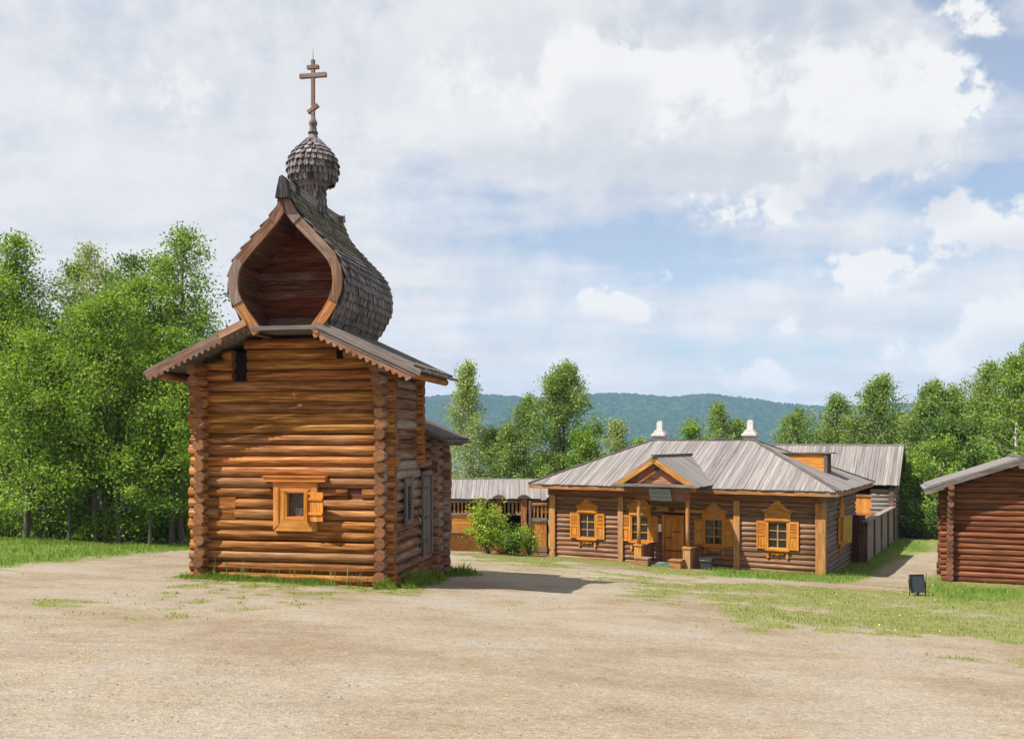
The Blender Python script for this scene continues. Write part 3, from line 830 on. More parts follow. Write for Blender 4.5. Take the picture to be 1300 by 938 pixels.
# door
dr = MB()
dr.box(6.07-.50, 6.07-.38, -.18, -.02, .15, 2.22, 'z'); dr.box(6.07+.38, 6.07+.50, -.18, -.02, .15, 2.22, 'z'); dr.box(6.07-.379, 6.07+.379, -.18, -.02, 2.10, 2.22, 'x')
for k in range(5): dr.box(6.07-.378+k*.152, 6.07-.378+k*.152+.149, -.13, -.06, .18, 2.098, 'z')
dro = dr.build('door', M['carve'], H)
for (a0, a1, zz) in ((-.37, 0.0, 1.18), (-.02, .37, 1.45), (-.37, .37, .62)):
    hi_ = MB(); hi_.box(6.07+a0, 6.07+a1, -.142, -.131, zz, zz+.045); hi_.build('hinge', M['iron'], dro)
# windows
def half_sun(n=9):
    pts_ = [(-.62, 0), (-.60, .30), (-.70, .34), (-.72, .42), (-.52, .44), (-.42, .54), (-.30, .62), (-.20, .68), (-.17, .78), (-.10, .76), (-.06, .88), (0, .84)]
    return pts_ + [(-x, y) for x, y in pts_[::-1][1:]]
def house_window(par, ctr, z0, z1, arch, ax=(1, 0, 0), ay_out=(0, -1, 0), shut=True, mat=None, w=.37, yellow=False):
    """ctr: point on the wall axis plane; ax along wall, out = outward"""
    ax = Vector(ax); out = Vector(ay_out); c = Vector(ctr); mat = mat or M['carve']
    def bx(mb, x0, x1, o0, o1, za, zb, gr='z', m=0):
        P = []
        for zz in (za, zb):
            for (xx, oo) in ((x0, o1), (x1, o1), (x1, o0), (x0, o0)):
                P.append(c+ax*xx+out*oo+Vector((0, 0, zz)))
        mb.hexa(P, ax if gr == 'x' else (0, 0, 1), m)
    f = MB()
    bx(f, -w-.07, -w, .04, .17, z0-.06, z1+.06); bx(f, w, w+.07, .04, .17, z0-.06, z1+.06)
    bx(f, -w+.001, w-.001, .04, .17, z1, z1+.06, 'x'); bx(f, -w+.001, w-.001, .04, .17, z0-.06, z0, 'x')
    bx(f, -w-.12, w+.12, .171, .25, z0-.11, z0-.05, 'x')
    ap = [(-w-.06, 0), (w+.06, 0), (w+.06, -.10), (w*.75, -.10), (w*.6, -.17), (w*.35, -.13), (.0, -.20), (-w*.35, -.13), (-w*.6, -.17), (-w*.75, -.10), (-w-.06, -.10)]
    f.prism(ap, c+out*.13+Vector((0, 0, z0-.112)), ax, (0, 0, 1), out, .05, grain=ax)
    for sx in (-1, 1):
        bx(f, sx*(w+.03)-.045, sx*(w+.03)+.045, .13, .18, z0-.42, z0-.225)
    fo = f.build('window', mat, par)
    p = MB(); bx(p, -w, w, .05, .065, z0, z1); p.build('pane', M['glass'], fo)
    mu = MB(); bx(mu, -.025, .025, .07, .115, z0, z1)
    for k in (1, 2):
        zz = z0+(z1-z0)*k/3; bx(mu, -w, -.026, .07, .112, zz-.02, zz+.02, 'x'); bx(mu, .026, w, .07, .112, zz-.02, zz+.02, 'x')
    bx(mu, -w, w, .071, .118, z0, z0+.035, 'x'); bx(mu, -w, w, .071, .118, z1-.035, z1, 'x')
    mu.build('muntins', M['post'], fo)
    # carved head board
    hd = MB()
    if arch == 0: poly = [(x*.83, y*.80) for x, y in half_sun()]
    elif arch == 1:
        poly = [(-.52, 0), (-.50, .30), (-.62, .36), (-.60, .44), (-.44, .46)]+[(-.40*math.cos(t), .46+.27*math.sin(t)) for t in (0.3, .6, .9, 1.2, 1.57)]
        poly += [(-x, y) for x, y in poly[:-1][::-1]]
    else: poly = [(-.58, 0), (-.56, .34), (-.74, .50), (-.46, .56), (-.36, .66), (-.26, .72), (-.30, .78), (-.16, .84), (-.14, .92), (0, 1.0), (.14, .92), (.16, .84), (.30, .78), (.26, .72), (.36, .66), (.46, .56), (.74, .50), (.56, .34), (.58, 0)]
    if arch == 2: poly = [(x*.93, y*.86) for x, y in poly]
    hd.prism(poly, c+out*.13+Vector((0, 0, z1+.065)), ax, (0, 0, 1), out, .05, grain=ax)
    # relief
    hd.prism([(x*.78, y*.72+.035) for x, y in poly], c+out*.181+Vector((0, 0, z1+.065)), ax, (0, 0, 1), out, .018, grain=ax)
    for k in range(8):
        a = 6.283*k/8; hd.prism([(.03*math.cos(t)+.10*math.cos(a), .03*math.sin(t)+.10*math.sin(a)+.27) for t in (0, 1.05, 2.1, 3.14, 4.2, 5.24)], c+out*.20+Vector((0, 0, z1+.065)), ax, (0, 0, 1), out, .012)
    hd.log(c+out*.20+ax*(-.56 if arch != 2 else -.60)+Vector((0, 0, z1+.40)), c+out*.20+ax*(-.30)+Vector((0, 0, z1+.47)), .02, n=6, cm=0)
    hd.log(c+out*.20+ax*(.56 if arch != 2 else .60)+Vector((0, 0, z1+.40)), c+out*.20+ax*(.30)+Vector((0, 0, z1+.47)), .02, n=6, cm=0)
    bx(hd, -w-.10, w+.10, .17, .215, z1+.062, z1+.115, 'x')
    hd.build('carved_head_board', mat, fo)
    for sx in (-1, 1):
        s_ = MB(); x0 = w+.075; sw_ = .42
        def sb_(a, b_, o0, o1, za, zb, gr='z'):
            lo, hi = sorted((sx*a, sx*b_)); bx(s_, lo, hi, o0, o1, za, zb, gr)
        if yellow and sx == 1:
            # swung out from the wall, nearly square to it
            P = []
            for zz in (z0-.08, z1+.04):
                for (xx, oo) in ((w+.10, .15), (w+.14, .15), (w+.42, .46), (w+.38, .46)):
                    P.append(c+ax*xx+out*oo+Vector((0, 0, zz)))
            s_.hexa(P, (0, 0, 1)); s_.build('shutter', M['yellowshut'], fo); continue
        tb = .07
        sb_(x0, x0+tb, .14, .18, z0-.05, z1+.04); sb_(x0+sw_-tb, x0+sw_, .14, .18, z0-.05, z1+.04)
        for (za, zb) in ((z0-.05, z0+.03), ((z0+z1)/2-.05, (z0+z1)/2+.04), (z1-.04, z1+.04)):
            sb_(x0+tb+.001, x0+sw_-tb-.001, .14, .18, za, zb, 'x')
        sb_(x0+tb-.01, x0+sw_-tb+.01, .141, .158, z0, z1)
        # louvre slats on the upper half, raised panel on the lower one
        zz = (z0+z1)/2+.06
        while zz < z1-.07:
            sb_(x0+tb+.005, x0+sw_-tb-.005, .158, .176, zz, zz+.035, 'x'); zz += .065
        sb_(x0+tb+.04, x0+sw_-tb-.04, .158, .172, z0+.08, (z0+z1)/2-.10)
        s_.build('shutter', mat, fo)
    return fo
for a, ar in zip(wins, (0, 1, 0, 2)):
    house_window(H, (a, 0, 0), wz0+.03, wz1-.03, ar)
house_window(H, (WL, 3.75, 0), wz0+.03, wz1-.03, 2, ax=(0, 1, 0), ay_out=(1, 0, 0), yellow=True)
nb = tag(MB(), None) if False else None
# sign on the porch
sg = empty('hanging_sign', HO+HU*6.25+HV*(-2.25)+Vector((0, 0, 2.98)), HA, 'grey green painted board with two lines of lettering hung under the porch gable', 'sign')
s1 = MB(); s1.prism([(-.44, 0), (.50, 0), (.44, .50), (-.50, .50)], (0, 0, 0), (1, 0, -.02), (0, -.10, 1), (0, 1, 0), .035, grain=(1, 0, 0)); s1.build('board', M['sign'], sg)
def text_mesh(body, size, loc, rot, parent, mat, ext=.004):
    cu = bpy.data.curves.new('lettering', 'FONT'); cu.body = body; cu.size = size; cu.align_x = 'CENTER'; cu.extrude = ext
    o = bpy.data.objects.new('tmp', cu); col.objects.link(o)
    dg = bpy.context.evaluated_depsgraph_get()
    me = bpy.data.meshes.new_from_object(o.evaluated_get(dg)); bpy.data.objects.remove(o)
    me.materials.clear(); me.materials.append(mat); me.name = 'lettering'
    t = bpy.data.objects.new('lettering', me); col.objects.link(t); t.parent = parent; t.location = loc; t.rotation_euler = rot
    return t
text_mesh('ВОЛОСТНОЕ', .125, (0, -.038, .28), (R(84), 0, 0), sg, M['signtext'])
text_mesh('ПРАВЛЕНИЕ', .145, (0, -.020, .10), (R(84), 0, 0), sg, M['signtext'])
for xx in (-.3, .3):
    s2 = MB(); s2.log((xx, -.03, .49), (xx, .12, .60), .012, n=6, cm=0); s2.build('hook', M['iron'], sg)
no = empty('paper_notice', HO+HU*5.42+HV*(-.135)+Vector((0, 0, 1.45)), HA, 'small white paper notice pinned to the wall left of the plank door', 'notice')
n1 = MB(); n1.box(-.11, .11, -.012, 0, 0, .34, 'z'); n1.build('sheet', M['paper'], no)
n2 = MB(); n2.box(-.125, .125, 0, .012, -.015, .355, 'z'); n2.build('backing_board', M['grey'], no)
# bin
bp = HO+HU*8.05+HV*(-1.65); bz = g(bp.x, bp.y)
bn = empty('waste_bin', (bp.x, bp.y, bz), HA+.1, 'small dark blue square waste bin in the grass right of the porch', 'bin')
b1 = MB()
b1.hexa([(-.20, -.18, .02), (.20, -.18, .02), (.20, .18, .02), (-.20, .18, .02), (-.25, -.22, .42), (.25, -.22, .42), (.25, .22, .42), (-.25, .22, .42)])
b1.box(-.27, .27, -.24, -.20, .42, .47); b1.box(-.27, .27, .20, .24, .42, .47); b1.box(-.27, -.23, -.199, .199, .42, .47); b1.box(.23, .27, -.199, .199, .42, .47)
b1.build('bin_body', M['plastic'], bn)
b2 = MB(); b2.box(-.22, .22, -.19, .19, .425, .44); b2.build('bin_hollow_shade', M['dark'], bn)  # plate over the closed top, coloured as the shaded hollow inside
b3 = MB(); b3.log((-.24, -.255, .38), (.24, -.255, .38), .014, n=6, cm=0); b3.build('handle', M['fenceg'], bn)

# ================================================================== REAR SHED, FENCE
def hl(a, v, z=0): return HO+HU*a+HV*v+Vector((0, 0, z))
sp0 = hl(3, 17, 0); SHD = empty('plank_roofed_shed', (sp0.x, sp0.y, HZ), HA, 'tall grey plank roofed shed with dark open loft behind the log house', 'shed')
rs = MB(); sA = -2.0; sB = 10.45
for (e, u) in (((0, 0), (0, 2.5, 2.15)),):
    plank_face(rs, (sA, -.1, 2.95), (sB, -.1, 2.95), (0, 2.6, 2.25), math.hypot(2.6, 2.25), w=.2, jag=.05)
plank_face(rs, (sA, 5.1, 2.95), (sB, 5.1, 2.95), (0, -2.6, 2.25), math.hypot(2.6, 2.25), w=.2, jag=.05)
rs.beam((sA, 2.5, 5.25), (sB, 2.5, 5.25), .25, .07)
rs.build('roof', M['roof'], SHD)
sgb = MB(); sgb.prism([(.35, 2.75), (4.65, 2.75), (2.5, 4.85)], (sB-.35, 0, 0), (0, 1, 0), (0, 0, 1), (1, 0, 0), .05)
sgb.prism([(-.12, 2.82), (.1, 2.75), (2.5, 4.88), (4.9, 2.75), (5.12, 2.82), (2.5, 5.2)], (sB-.06, 0, 0), (0, 1, 0), (0, 0, 1), (1, 0, 0), .05)
sgb.build('gable', M['darkwood'], SHD)
sc_ = MB(); log_wall(sc_, (9.0, .3), (10.0, .3), -.4, .25, 13, .14, .1, .2, (), n=10); log_wall(sc_, (10.0, .3), (10.0, 4.6), -.3, .25, 13, .14, .2, .2, (), n=10)
sc_.build('log_wall', [M['hlog_side'], M['hend']], SHD)
sq = MB()
for k in range(50): sq.box(-1.5+k*.21, -1.5+k*.21+.2, .25, .30, 1.35, 2.25, 'z')
sq.build('plank_parapet', M['trim'], SHD)
sq = MB(); sq.box(-1.6, 9.0, .18, .36, 2.25, 2.38, 'x'); sq.box(-1.6, 9.0, .15, .38, 1.0, 1.345, 'x'); sq.box(-1.6, 9.0, .2, .35, .2, .95, 'x'); sq.build('rail', M['boardwarm'], SHD)
sq = MB(); sq.box(-1.6, 9.9, 2.6, 2.7, -.5, 3.2, 'x'); sq.build('back_panel', M['darkwood'], SHD)
# side fence of grey boards
f0 = hl(13.1, 6.6); f1 = hl(13.2, 17.1)
fz0 = g(f0.x, f0.y); fz1 = g(f1.x, f1.y)
FN = empty('board_fence', (f0.x, f0.y, fz0), HA, 'tall grey board fence with brown posts running back from the house', 'fence')
fn = MB(); Lf = 10.5
for k in range(4):
    y0 = .12+k*Lf/4; y1 = (k+1)*Lf/4-.06
    yy = y0
    while yy < y1-.03:
        w_ = min(random.uniform(.16, .2), y1-yy)
        fn.box(-.02, .02, yy, yy+w_-.006, -.3+(fz1-fz0)*yy/Lf, 1.90+random.uniform(-.008, .008), 'z'); yy += w_
fn.build('board_panel', M['fenceg'], FN)
for k in range(5):
    q = MB(); yy = k*Lf/4; q.box(-.09, .09, yy-.08, yy+.08, -.4, 1.9, 'z'); q.build('post', M['darkwood'], FN)
q = MB(); q.box(-.15, .15, -.25, Lf+.1, 1.92, 1.99, 'y'); q.build('cap_rail', M['fenceg'], FN)
gp0 = hl(WL+.2, 6.6)
GT = empty('plank_gate', (gp0.x, gp0.y, HZ), HA, 'narrow dark red plank gate between the house wall and the grey fence', 'gate')
q = MB()
for k in range(4): q.box(k*.135, k*.135+.13, -.02, .02, -.3, 2.0, 'z')
q.build('planks', M['darkwood'], GT)
q = MB(); q.box(.3, .42, -.035, -.022, 1.18, 1.24); q.build('latch', M['iron'], GT)

# ================================================================== GALLERY + GATE left of the house
GL = empty('roofed_gallery', (-3.3, 44.4, -1.9), 0, 'long open gallery with grey plank roof and row of balusters left of the house', 'gallery')
ga0, ga1 = -8.5, 5.2
q = MB()
plank_face(q, (ga0, -.25, 2.66), (ga1-.5, -.25, 2.66), (0, 2.2, .86), math.hypot(2.2, .86), w=.23, jag=.03)
plank_face(q, (ga1-.5, -.35, 2.60), (ga1+.6, -.35, 2.60), (0, 2.3, .93), math.hypot(2.3, .93), w=.23, jag=.03)
plank_face(q, (ga0, 4.2, 2.66), (ga1+.4, 4.2, 2.66), (0, -2.25, .86), math.hypot(2.2, .86), w=.23, jag=.03)
q.beam((ga0, 1.95, 3.56), (ga1+.5, 1.95, 3.56), .2, .06)
gro = q.build('roof', M['roof'], GL)
q = MB(); q.box(ga0, ga1, -.12, .04, 2.50, 2.62, 'x'); q.box(ga0, ga1-1.25, -.13, .05, 1.88, 1.99, 'x'); q.build('rail', M['fenceg'], GL)
q = MB(); x = ga0
while x < ga1-.2:
    q.box(x, x+.09, -.08, -.02, 1.99, 2.50, 'z'); x += .19
q.build('balusters', M['post'], GL)
q = MB()
for k in range(5): q.box(ga0, 3.0, -.08+.0, .06, 1.10+k*.155, 1.10+k*.155+.15, 'x')
q.build('plank_wall', M['trim'], GL)
q = MB(); q.box(ga0, 3.0, -.10, .06, -.1, .12, 'x'); q.box(ga0, 3.0, -.10, .06, 1.0, 1.095, 'x'); q.box(ga0, 3.0, .0, .02, .1, 1.0)
x = ga0
while x < 2.2:
    for (xa, xb) in ((x, x+.88), (x+.88, x)):
        q.beam((xa, -.03 if xa < xb else -.06, .12), (xb, -.03 if xa < xb else -.06, 1.0), .022, .035, up=(0, 1, 0))
    x += .17
q.build('lattice', M['post'], GL)
q = MB(); q.box(ga0, ga1, 3.2, 3.3, -.5, 3.0, 'x'); q.build('back_wall', M['darkwood'], GL)
for xw, nm in (( (633-650)/F*43.9+3.3, 0), ((665-650)/F*43.9+3.3, 1)):
    q = MB(); q.box(xw-.14, xw+.14, -.42, -.14, -.2, 2.72, 'z'); q.build('gallery_post', M['boardwarm'], GL)
    q = MB(); q.box(xw-.30, xw+.30, -.55, -.02, 2.725, 2.80, 'x'); q.prism([(-.26, 0), (.26, 0), (.1, .09), (-.1, .09)], (xw, -.5, 2.803), (1, 0, 0), (0, 0, 1), (0, 1, 0), .42); q.build('post_cap', M['ridge'], GL)
WG = empty('wicket_gate', ((684-650)/F*43.8, 43.8, -1.9), 0, 'warm orange plank gate with wavy carved boards beside the house corner', 'gate')
q = MB()
for k in range(5): q.box(-.33+k*.142, -.33+k*.142+.138, -.03, .02, .28, 1.72, 'z')
q.build('planks', M['trim'], WG)
for (za, sg_) in ((1.80, -1), (.10, 1)):
    q = MB(); pts_ = [(-.36, 0), (.40, 0)]
    n = 12
    for i in range(n+1):
        xx = .40-.76*i/n; pts_.append((xx, sg_*(-1 if sg_ < 0 else 1)*0 + (-.17-.05*math.cos(i*math.pi)) if sg_ < 0 else .20+.05*math.cos(i*math.pi)))
    q.prism(pts_, (0, -.05, za if sg_ < 0 else za+.08), (1, 0, 0), (0, 0, 1), (0, -1, 0), .03); q.build('carved_board', M['fenceg'], WG)
q = MB(); q.box(-.36, .40, -.06, .03, -.3, .17, 'x'); q.build('bottom_rail', M['post'], WG)
q = MB(); q.box(-.36, .40, -.08, .05, 2.42, 2.52, 'x'); q.build('top_rail', M['post'], WG)
q = MB()
for k in range(4): q.box(-.28+k*.19, -.20+k*.19, -.04, .0, 1.81, 2.42, 'z')
q.build('balusters', M['post'], WG)
q = MB(); q.box(.50, .80, -.15, .15, -.3, 2.66, 'z'); q.build('gate_post', M['post'], WG)
q = MB(); q.box(-.48, -.37, -.10, .10, -.3, 2.6, 'z'); q.build('gate_post', M['board'], WG)
q = MB(); q.box(.36, .94, -.28, .28, 2.665, 2.74, 'x'); q.prism([(-.25, 0), (.25, 0), (.08, .12), (-.08, .12)], (.65, -.24, 2.743), (1, 0, 0), (0, 0, 1), (0, 1, 0), .48); q.build('post_cap', M['ridge'], WG)

# ================================================================== BARN right
BA = R(-22)
BO = Vector((17.35, 35.9, -2.12))
BN = empty('log_barn', BO, BA, 'dark red brown log barn with grey gable boards at the right edge', 'barn')
bw = 5.0; bd = 2.5; bs = .35
bRZ = 4.98; bcx = 2.42
def btrim(z):
    half = (bRZ-.15-z)/bs
    return (bcx-half, bcx+half) if half > .2 else None
q = MB(); log_wall(q, (0, 0), (bw, 0), .05, .222, 18, .122, .36, .3, [(3.05, 3.15, 1.3, 1.45)], n=12, seg=.6, extjit=.05)
log_wall(q, (0, 0), (bw, 0), .05+18*.222, .222, 6, .122, 0, 0, (), n=12, seg=.6, trim=btrim)
q.build('front_wall', [M['blog'], M['bend']], BN)
bext = lambda i: .34+random.uniform(-.05, .04)+max(0, i-12)*.08
q = MB(); log_wall(q, (0, 0), (0, bd), -.06, .222, 19, .122, bext, .3, (), n=12); q.build('side_wall', [M['blog'], M['bend']], BN)
q = MB(); log_wall(q, (bw, 0), (bw, bd), -.06, .222, 19, .122, bext, .3, (), n=10); log_wall(q, (0, bd), (bw, bd), .05, .222, 18, .122, .3, .3, (), n=10)
log_wall(q, (0, bd), (bw, bd), .05+18*.222, .222, 6, .122, 0, 0, (), n=10, trim=btrim)
q.build('rear_wall', [M['blog'], M['bend']], BN)
slope_roof(3.35, -.70, bd+.35, bRZ, bs, .02, M['roof'], 'roof', BN, cx=bcx, layers=2)
for sgn in (-1, 1):
    barge(sgn, bRZ, bs, .05, 2.75, -.72, .19, False, M['grey'], 'barge_board', BN, cx=bcx, th=.06, low=.0)
    barge(sgn, bRZ, bs, 2.4, 3.42, -.69, .25, False, M['grey'], 'barge_board', BN, cx=bcx, th=.05, low=.08)
q = MB(); q.prism([(-.10, -.30), (.10, -.30), (.14, .0), (.05, .16), (-.05, .16), (-.14, .0)], (bcx, -.86, bRZ), (1, 0, 0), (0, 0, 1), (0, 1, 0), .2)
q.log((bcx, -.8, bRZ+.13), (bcx, bd+.5, bRZ+.13), .08, cm=0); q.build('ridge_log', M['ridge'], BN)
for sx in (-1, 1):
    q = MB(); q.log((bcx+sx*3.0, -.66, bRZ-bs*3.0-.10), (bcx+sx*3.0, bd+.4, bRZ-bs*3.0-.10), .09, n=10); q.build('eave_log', [M['grey'], M['bend']], BN)

# ================================================================== FLOODLIGHT
fp = (12.42, 27.75); fzz = g(*fp)
FL = empty('floodlight', (fp[0], fp[1], fzz), R(8), 'small dark tilted floodlight on a metal bracket staked in the grass', 'floodlight')
T = Matrix.Translation((0, 0, .36)) @ Matrix.Rotation(R(-14), 4, 'X')
q = MB(); q.box(-.20, .20, -.03, .03, -.27, .25, M4=T); q.hexa([T @ Vector(p) for p in ((-.17, .03, -.22), (.17, .03, -.22), (.17, .03, .21), (-.17, .03, .21), (-.13, .27, -.16), (.13, .27, -.16), (.13, .27, .15), (-.13, .27, .15))])
q.build('housing', M['plastic'], FL)
q = MB(); q.box(-.225, .225, -.045, .045, .251, .28, M4=T); q.box(-.225, -.203, -.045, .045, -.28, .25, M4=T); q.box(.203, .225, -.045, .045, -.28, .25, M4=T); q.build('rim', M['iron'], FL)
for sx, top_ in ((-1, .62), (1, .68)):
    q = MB(); q.log((sx*.26, 0, -.1), (sx*.27, -.03, top_), .014, n=6, cm=0); q.log((sx*.27, 0, .37), (sx*.2, 0, .37), .02, n=6, cm=0); q.build('bracket', M['iron'], FL)
q = MB(); q.log((-.1, -.08, .05), (.1, -.02, .12), .02, n=6, cm=0); q.log((.1, .1, -.1), (.05, .05, .3), .02, n=6, cm=0); q.build('stake', M['iron'], FL)

# ================================================================== TREES
def leaves(P, size, up_bias=.3, rnd=None, asp=.62):
    n = len(P)
    nr = RNG.normal(size=(n, 3)); nr[:, 2] += up_bias; nr /= np.linalg.norm(nr, axis=1)[:, None]
    t = RNG.normal(size=(n, 3)); t -= nr*np.sum(t*nr, axis=1)[:, None]; t /= np.linalg.norm(t, axis=1)[:, None]+1e-9
    b = np.cross(nr, t); s = size*RNG.uniform(.55, 1.55, n)[:, None]
    V = np.empty((n, 4, 3)); V[:, 0] = P-t*s*.5; V[:, 1] = P+b*s*asp*.5; V[:, 2] = P+t*s*.5; V[:, 3] = P-b*s*asp*.5
    Fq = np.arange(n*4).reshape(n, 4)
    return V.reshape(-1, 3), Fq
def tree(name, label, px, D, top, base_frac, rad, kind, leafm, group, nleaf=11000, lsize=.13, trunk_r=.13, barkm='bark', cat='tree', lean=0, droop=0, skew=.5, nbr=None, stems=1, clump=.34):
    x = (px-650)/F*D; z0 = g(x, D)-.1; h = EYE+(560-top)/F*D - z0
    root = empty(name, (x, D, z0), 0, label, cat, group)
    tb = MB(); tips = []; wts = []
    for s_ in range(stems):
        sx = 0 if stems == 1 else random.uniform(-.5, .5)*(2.2 if stems > 2 else 1); sy = 0 if stems == 1 else random.uniform(-.3, .3)
        hh = h*(.96 if s_ == 0 else random.uniform(.72, .93))
        ln = lean+ (random.uniform(-.09, .09) if stems > 1 else random.uniform(-.02, .02)); ly = random.uniform(-.04, .04)
        ph = random.random()*6; N = 12
        path = [Vector((sx+ln*hh*(i/N)+.12*math.sin(ph+i*.7)*(i/N), sy+ly*hh*(i/N)+.12*math.cos(ph*1.3+i*.6)*(i/N), hh*i/N)) for i in range(N+1)]
        def at(f):
            q_ = min(N-1e-6, f*N); i = int(q_); return path[i].lerp(path[i+1], q_-i)
        for i in range(N):
            ra = trunk_r*(1-i/N)**.8+.018; rb = trunk_r*(1-(i+1)/N)**.8+.018
            tb.log(path[i], path[i+1], ra, n=7, wob=.04, caps=False, seg=9, taper=1-rb/ra, cm=0)
        nb_ = nbr or int(h*3.4)
        for k in range(nb_):
            f = base_frac+(1-base_frac)*((k+.5)/nb_)**.9
            u = (f-base_frac)/(1-base_frac)
            if kind == 'oval': sh_ = (math.sin(math.pi*min(1, .12+.88*u)**.8)**.7)*1.0
            elif kind == 'cone': sh_ = (1-u)**.44*(.55+.45*min(1, u*4))+.04
            elif kind == 'spire': sh_ = (1-u)**.75*(.35+.65*min(1, u*6))+.10
            elif kind == 'dome': sh_ = math.sqrt(max(0, 1-(2*u*.52)**2.2)) if u < .96 else .3
            else: sh_ = math.sin(math.pi*min(1, .2+.8*u))**.6
            Ln = rad*max(.12, sh_)*random.uniform(.62, 1.18)/(1 if stems == 1 else 1.15)
            az = k*2.39996+random.uniform(-.5, .5)+s_*1.1
            el = R(random.uniform(15, 50)+25*u) if not droop else R(random.uniform(10, 45)+20*u)
            p = at(f); dvec = Vector((math.cos(az)*math.cos(el), math.sin(az)*math.cos(el), math.sin(el)))
            m_ = 5; pts_ = [p]
            for j in range(1, m_+1):
                q_ = p+dvec*Ln*j/m_*1.12
                q_.z += -.10*Ln*(j/m_)**2 - droop*Ln*.25*(j/m_)**3
                pts_.append(q_+Vector((random.uniform(-.05, .05), random.uniform(-.05, .05), random.uniform(-.05, .05))))
            br = max(.012, trunk_r*.32*(1-u*.7))
            for j in range(m_):
                tb.log(pts_[j], pts_[j+1], br*(1-j/m_)+.006, n=4, caps=False, seg=9, wob=0, taper=.3, cm=0)
            for j in range(2, m_+1):
                tips.append(pts_[j]); wts.append(.5+j/m_)
                for _ in range(2 if j < m_ else 3):
                    sdv = Vector((random.gauss(0, 1), random.gauss(0, 1), random.gauss(.15, .7))).normalized()
                    e = pts_[j]+sdv*random.uniform(.2, .48)*min(1.2, Ln)
                    tips.append(e); wts.append(1.0)
                    if random.random() < .5: tb.log(pts_[j], e, .012, n=3, caps=False, seg=9, wob=0, taper=.4, cm=0)
        tips.append(at(.985)); wts.append(1.2); tips.append(at(.95)); wts.append(1)
    tb.build('trunk', M[barkm], root)
    Tt = np.array([tuple(t) for t in tips]); w = np.array(wts)*RNG.uniform(.15, 1.0, len(wts))**1.6; w /= w.sum()
    nleaf = int(nleaf*1.35); idx = RNG.choice(len(Tt), nleaf, p=w)
    crn = RNG.uniform(0, 1, len(Tt))
    off = RNG.normal(size=(nleaf, 3)); off *= (np.minimum(1, 2.6/np.linalg.norm(off, axis=1)))[:, None]; off *= clump*RNG.uniform(.55, 1.15, len(Tt))[idx][:, None]
    off[:, 2] *= .62
    if droop: off[:, 2] -= RNG.exponential(droop*.55, nleaf); off[:, :2] *= .72
    P = Tt[idx]+off
    P[:, 2] = np.maximum(P[:, 2], .3)
    V, Fq = leaves(P, lsize)
    npmesh('crown', V, Fq, np.clip(crn[idx]*.55+RNG.uniform(0, .45, nleaf), 0, 1), M[leafm], root)
    return root
G1 = 'leafy trees on the left behind the gravel'; G2 = 'birches and trees behind the gallery and house'; G3 = 'trees behind the barn on the right'
LT = [
 ('tallest left tree with upright airy crown just left of the chapel roof', 212, 41.5, 283, .12, 3.4, 'oval', 'leaf', 22000, .12, .12, 'bark', 3),
 ('broad pale topped tree second from the left edge', 112, 45.5, 302, .2, 3.2, 'oval', 'leafpale', 15000, .12, .11, 'birch', 3),
 ('tall tree rising at the left edge with dense green top', 24, 44.0, 290, .15, 3.6, 'oval', 'leaf', 22000, .12, .12, 'bark', 3),
 ('dark crowned tree cut by the left edge of the view', -22, 46.0, 335, .15, 3.4, 'oval', 'leafdark', 15000, .14, .15, 'bark', 2),
 ('bright green broad tree in front of the left grove centre', 150, 38.6, 372, .10, 3.5, 'dome', 'leaf', 24000, .115, .12, 'bark', 3),
 ('bright leafy tree low at far left of the grove front', 45, 38.8, 415, .10, 3.5, 'dome', 'leaf', 22000, .115, .12, 'bark', 3),
 ('leafy tree pressed close against the chapel left wall', 228, 38.9, 418, .08, 3.0, 'dome', 'leaf', 18000, .115, .12, 'bark', 2),
 ('slim tree between the pale topped tree and the tallest left tree', 160, 45.0, 322, .2, 3.0, 'cone', 'leafdark', 12000, .12, .11, 'birch', 2),
 ('slim deep green tree behind the left grove near the frame edge', 70, 47.0, 325, .2, 3.0, 'cone', 'leafdark', 12000, .13, .12, 'bark', 2),
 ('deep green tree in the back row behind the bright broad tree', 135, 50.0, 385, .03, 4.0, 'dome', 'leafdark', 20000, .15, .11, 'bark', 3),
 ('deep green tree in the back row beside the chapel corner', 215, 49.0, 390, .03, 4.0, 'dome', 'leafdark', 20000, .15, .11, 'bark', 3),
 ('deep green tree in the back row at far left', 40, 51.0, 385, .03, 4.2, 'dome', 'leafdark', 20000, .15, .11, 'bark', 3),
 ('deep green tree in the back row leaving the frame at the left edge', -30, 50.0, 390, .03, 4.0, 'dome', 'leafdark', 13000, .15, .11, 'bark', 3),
 ('slim bare trunked sapling in front of the left grove at its middle', 88, 38.2, 500, .25, 1.5, 'dome', 'leaf', 5500, .11, .06, 'bark', 1),
 ('slim bare trunked sapling in front of the left grove near the chapel', 190, 37.8, 520, .25, 1.5, 'dome', 'leaf', 5500, .11, .06, 'bark', 1),
]
for (lab, px, D, top, bf, rd, kd, lm, nl, ls, tr, bk, stn) in LT:
    tree('broadleaf_tree', lab, px, D, top, bf, rd, kd, lm, G1, nl, ls, tr, bk, stems=stn)
